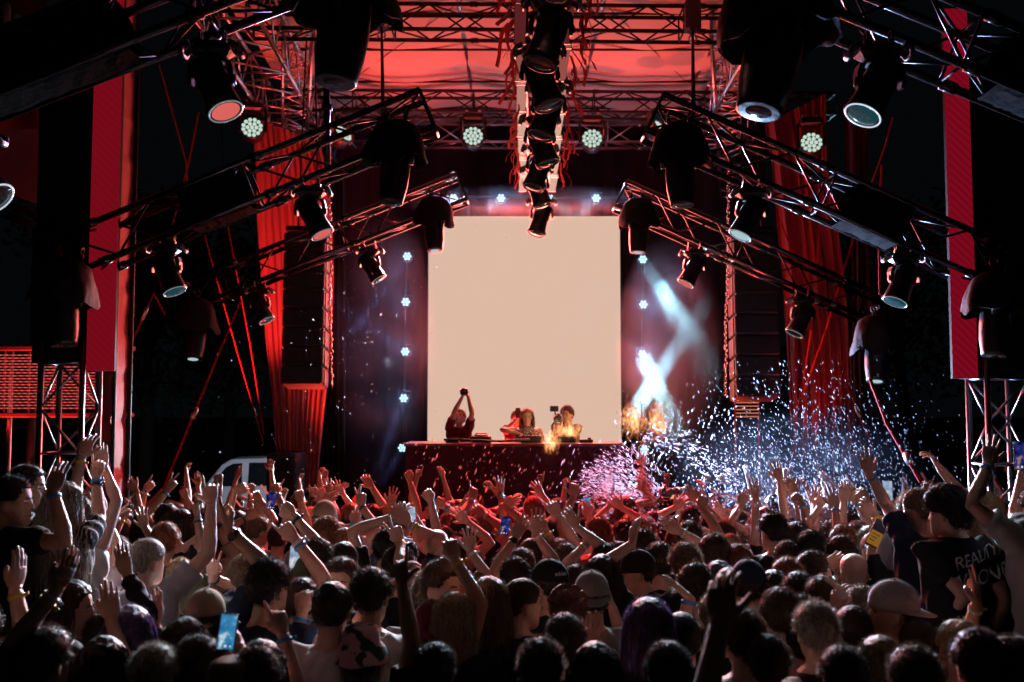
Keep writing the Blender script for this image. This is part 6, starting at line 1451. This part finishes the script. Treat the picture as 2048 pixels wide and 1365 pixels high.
# ---------------------------------------------------------------- writing on clothes
from mathutils.bvhtree import BVHTree
def find(txt): return next(p for p in PEOPLE if p["label"] and txt in p["label"])
def shirt_text(p, lines, m):
    bm_, sm_, T, arms, sp = p["body"]; o = p["obj"]; sh = next(c for c in o.children if c.name.startswith("shirt"))
    bv = BVHTree.FromPolygons([v.co.copy() for v in sm_.vertices], [tuple(q.vertices) for q in sm_.polygons])
    for s, size, u0, z0, ang, shr in lines:
        me = text_mesh(s, size, m, 0, shr); bm = bmesh.new(); bm.from_mesh(me); bmesh.ops.subdivide_edges(bm, edges=[e for e in bm.edges if e.calc_length() > .02], cuts=2)
        for v in bm.verts:
            u, w = v.co.x, v.co.y; x = u0 + u * math.cos(ang) - w * math.sin(ang) + .004 * noise.noise(Vector((u * 30, w * 30, 1))); z = z0 + u * math.sin(ang) + w * math.cos(ang) + .006 * noise.noise(Vector((u * 22, w * 22, 5)))
            h = bv.ray_cast(Vector((x, -1, z)), Vector((0, 1, 0))); v.co = Vector((x, (h[0].y if h[0] else -.1) - .004, z))
        bm.to_mesh(me); bm.free(); link("lettering", me, sh)
WHITEINK = mat("white_ink", (.75, .75, .75), .6)
shirt_text(find("white scrawled lettering"), [("REALITY", .088, .055, 1.375, R(12), .25), ("WRONG", .115, .075, 1.265, R(7), .15)], WHITEINK)
def cap_text(p, s, size, az0, el0, m, shr=0.0):
    o = p["obj"]; c = next(q for q in o.children if q.name.startswith("cap")); me = text_mesh(s, size, m, 0, shr)
    bm = bmesh.new(); bm.from_mesh(me); bmesh.ops.subdivide_edges(bm, edges=[e for e in bm.edges if e.calc_length() > .012], cuts=2)
    for v in bm.verts:
        az = R(az0) + v.co.x / .105; el = R(el0) + v.co.y / .115; d = Vector((math.cos(el) * math.cos(az), math.cos(el) * math.sin(az), math.sin(el))); v.co = scalp(d, .0185) + Vector((0, 0, .004))
    bm.to_mesh(me); bm.free(); link("lettering", me, c)
cap_text(find("white brand lettering"), "adidas", .030, -110, 20, WHITEINK)
g = find("pale grey cap"); cap_text(g, "N", .034, 52, 30, WHITEINK, .1); cap_text(g, "Y", .042, 52, 28, WHITEINK, -.05)

# ================================================================ FLAMES, SPRAY, SMOKE
def flame(label, px, py, w, h, Y, seed, thr=.5):
    """burning gas: a glowing volume cut into tongues by stretched noise"""
    c = P(px, py, Y); rad = (w / F * Y, w / F * Y * .6, h / F * Y)
    m = bpy.data.materials.new("fire"); m.use_nodes = True; nt = m.node_tree; nt.nodes.clear(); L = nt.links.new
    o = nt.nodes.new("ShaderNodeOutputMaterial"); e = nt.nodes.new("ShaderNodeEmission"); L(e.outputs[0], o.inputs["Volume"])
    tc = nt.nodes.new("ShaderNodeTexCoord"); mp = nt.nodes.new("ShaderNodeMapping"); mp.inputs["Scale"].default_value = (rad[0] * 15, rad[1] * 15, rad[2] * 8); mp.inputs["Location"].default_value = (seed, seed * 2, seed * 3)
    n = nt.nodes.new("ShaderNodeTexNoise"); n.inputs["Scale"].default_value = 1; n.inputs["Detail"].default_value = 3; n.inputs["Distortion"].default_value = 1.6
    L(tc.outputs["Object"], mp.inputs["Vector"]); L(mp.outputs[0], n.inputs["Vector"])
    ln = nt.nodes.new("ShaderNodeVectorMath"); ln.operation = 'LENGTH'; L(tc.outputs["Object"], ln.inputs[0])
    fa = nt.nodes.new("ShaderNodeMapRange"); fa.inputs["From Min"].default_value = 1.0; fa.inputs["From Max"].default_value = .1; fa.inputs["To Min"].default_value = -.16; fa.inputs["To Max"].default_value = .14; L(ln.outputs["Value"], fa.inputs["Value"])
    ad = nt.nodes.new("ShaderNodeMath"); ad.operation = 'ADD'; L(n.outputs["Fac"], ad.inputs[0]); L(fa.outputs[0], ad.inputs[1])
    r = nt.nodes.new("ShaderNodeValToRGB"); el = r.color_ramp.elements; el[0].position = thr; el[0].color = (0, 0, 0, 1); el[1].position = thr + .03; el[1].color = (.55, .12, .02, 1)
    for q, cc in ((.08, (1, .42, .12, 1)), (.16, (1, .66, .32, 1))): x = el.new(thr + q); x.color = cc
    L(ad.outputs[0], r.inputs["Fac"]); L(r.outputs["Color"], e.inputs[0]); e.inputs[1].default_value = 11.0
    m.cycles.volume_step_rate = .12
    mb = MB(); mb.ell((0, 0, 0), (1, 1, 1), 20, 14); ob = mb.build("flame", m, None, True, c); ob.scale = rad; return tag(ob, label, "flame", "flames by the booth")
flame("ragged tall flame burning right beside the bright screen edge", 1266, 838, 34, 50, 14.9, 2)
flame("ragged tall flame burning under the crossing white beams", 1314, 842, 30, 52, 14.9, 5)
flame("small bright flame burst in front of the booth table", 1102, 886, 22, 28, 14.0, 7, .44)
flame("low wide flames flickering before the booth cameraman", 1133, 862, 36, 22, 14.6, 9, .48)
l = bpy.data.lights.new("flame_light", 'POINT'); l.energy = 9; l.color = (1, .55, .25); l.shadow_soft_size = .12; lo = bpy.data.objects.new("flame_light", l); COL.objects.link(lo); lo.location = P(1100, 866, 14.5)
l = bpy.data.lights.new("flame_light", 'POINT'); l.energy = 40; l.color = (1, .5, .2); l.shadow_soft_size = .15; lo = bpy.data.objects.new("flame_light", l); COL.objects.link(lo); lo.location = P(1285, 840, 14.6)

DROP = mat("bright_droplet", (.2, .21, .24), .4, 0, .5, trans=.6)
def droplets(name, label, gens, seed):
    rnd = random.Random(seed); mb = MB()
    for n, fn in gens:
        for _ in range(n):
            got = fn(rnd)
            if got is None: continue
            px, py, Y, dx, dy, L, w = got; vv = .82 * math.exp(rnd.gauss(0, .35)); L *= vv; w *= vv; p = P(px, py, Y); k = Y / F; d = Vector((dx, 0, -dy)).normalized() * L * k / 2; s = d.cross(Vector((rnd.gauss(0, 1), rnd.gauss(0, 1.6), rnd.gauss(0, 1)))).normalized() * w * k / 2
            mb.add([p - d, p + s, p + d, p - s], [(0, 1, 2, 3)])
    o = mb.build(name, DROP); return tag(o, label, name.replace("_", " "), None, "stuff")
def fan(rnd):
    a = R(rnd.triangular(95, 205, 160)); r = 178 * (rnd.uniform(.06, 1) ** .6) * (1 + .10 * rnd.gauss(0, 1) * .6); r *= 1 if a < R(170) else 1 - .2 * (a - R(170)); cx, cyy = 1335, 1000
    x, y = cx + r * math.cos(a), cyy - r * .72 * math.sin(a); return x, y, rnd.gauss(10.9, .25), math.cos(a) + .1, -.75 * math.sin(a) * .6, rnd.uniform(3.5, 8.5), rnd.uniform(.8, 1.6)
def arc(rnd):
    f = rnd.random(); return 1290 + 190 * f + rnd.gauss(0, 10), 872 + 70 * f * f + 18 * rnd.gauss(0, 1) + 25 * f, rnd.gauss(10.9, .3), 1, .4, rnd.uniform(4, 9), rnd.uniform(1.4, 2.6)
def cloud(rnd):
    x = rnd.gauss(1620, 125); y = 1015 - abs(rnd.gauss(0, 120)); 
    if y < 720: return None
    return x, y, rnd.gauss(10.6, .9), .3, .9, rnd.uniform(2.5, 5.5), rnd.uniform(.9, 2.0)
def mist(rnd): return rnd.gauss(1560, 150), rnd.gauss(1030, 55), rnd.uniform(7.5, 10.5), .4, .8, rnd.uniform(2, 5), rnd.uniform(1.2, 2.2)
def fall(rnd): return rnd.uniform(830, 1350), 880 + 150 * rnd.random(), rnd.uniform(10.5, 13.2), .35, -1, rnd.uniform(4, 9), rnd.uniform(1.2, 2.3)
def fallb(rnd): return rnd.uniform(1230, 1480), rnd.uniform(790, 1010), rnd.uniform(10.5, 13.2), .3, -1, rnd.uniform(4, 8), rnd.uniform(1.6, 2.8)
def sparse(rnd): return rnd.gauss(640, 130), rnd.uniform(440, 990), rnd.uniform(9.5, 13), rnd.gauss(0, 1), 1, rnd.uniform(2, 3.4), rnd.uniform(1.0, 1.9)
def sparse2(rnd): return rnd.gauss(700, 50), rnd.gauss(640, 80), rnd.uniform(11, 13), 0, 1, rnd.uniform(2, 3), rnd.uniform(.9, 1.7)
def face_(rnd): return rnd.gauss(1290, 24), rnd.gauss(1042, 24), rnd.uniform(7.8, 8.4), rnd.gauss(0, 1), rnd.gauss(0, 1), rnd.uniform(2, 6), rnd.uniform(1.5, 2.6)
droplets("water_spray", "fan of glittering water spray shot over the crowd beside the booth", [(2700, fan), (380, arc), (200, face_)], 1)
droplets("confetti_cloud", "thick cloud of glittering specks drifting before the dim drape", [(4000, cloud), (1300, mist), (320, fallb)], 2)
droplets("falling_specks", "bright specks falling in front of the booth and the black drape", [(380, fall), (220, sparse), (150, sparse2)], 3)

def smoke(name, label, c, rad, dens, scale, lo, hi, col=(.95, .97, 1), seed=0.0):
    mb = MB(); mb.ell((0, 0, 0), (1, 1, 1), 24, 16); m = bpy.data.materials.new(name); m.use_nodes = True; nt = m.node_tree; nt.nodes.clear()
    o = nt.nodes.new("ShaderNodeOutputMaterial"); v = nt.nodes.new("ShaderNodeVolumePrincipled"); v.inputs["Color"].default_value = (*col, 1); v.inputs["Anisotropy"].default_value = .2; nt.links.new(v.outputs[0], o.inputs["Volume"])
    tc = nt.nodes.new("ShaderNodeTexCoord"); n = nt.nodes.new("ShaderNodeTexNoise"); n.inputs["Scale"].default_value = scale; n.inputs["Detail"].default_value = 4; n.inputs["Distortion"].default_value = .6
    mp = nt.nodes.new("ShaderNodeMapping"); mp.inputs["Location"].default_value = (seed, seed, seed); mp.inputs["Scale"].default_value = rad
    nt.links.new(tc.outputs["Object"], mp.inputs["Vector"]); nt.links.new(mp.outputs[0], n.inputs["Vector"])
    r = nt.nodes.new("ShaderNodeMapRange"); r.inputs["From Min"].default_value = lo; r.inputs["From Max"].default_value = hi; r.inputs["To Max"].default_value = dens; nt.links.new(n.outputs["Fac"], r.inputs["Value"])
    ln = nt.nodes.new("ShaderNodeVectorMath"); ln.operation = 'LENGTH'; nt.links.new(tc.outputs["Object"], ln.inputs[0])
    f = nt.nodes.new("ShaderNodeMapRange"); f.inputs["From Min"].default_value = 1.0; f.inputs["From Max"].default_value = .45; nt.links.new(ln.outputs["Value"], f.inputs["Value"])
    mu = nt.nodes.new("ShaderNodeMath"); mu.operation = 'MULTIPLY'; nt.links.new(r.outputs[0], mu.inputs[0]); nt.links.new(f.outputs[0], mu.inputs[1]); nt.links.new(mu.outputs[0], v.inputs["Density"])
    ob = mb.build(name, m, None, True, c); ob.scale = rad; tag(ob, label, "smoke", None, "stuff"); return ob
smoke("stage_smoke", "billowing pale smoke crossed by white beams beside the screen", P(1338, 715, 15.95), (.92, .85, 2.0), .55, 1.5, .15, .75)
smoke("stage_smoke", "dense round smoke puff lit blue white beside the screen", P(1352, 598, 16.0), (.5, .35, .6), 3.0, 2.6, .38, .66, (.93, .97, 1), 3)
smoke("stage_smoke", "brightest knot of smoke where the two white beams cross", P(1312, 762, 16.15), (.52, .45, .66), 1.1, 2.0, .1, .8, (.93, .97, 1), 6)
smoke("drape_smoke", "thin violet smoke drifting beside the screen's drape side", P(765, 690, 15.9), (.95, .85, 2.3), .2, 1.0, .3, .7, (.9, .9, 1), 4)
smoke("screen_top_smoke", "thin smoke catching short beams above the screen", P(1060, 404, 16.1), (2.3, .35, .30), .5, 1.5, .3, .6, (.95, .95, 1), 8)

smoke("spray_mist", "faint blue lit mist hanging inside the glittering spray", P(1600, 945, 11.4), (1.5, .7, .75), .025, 1.4, .3, .7, (.7, .8, 1), 12)
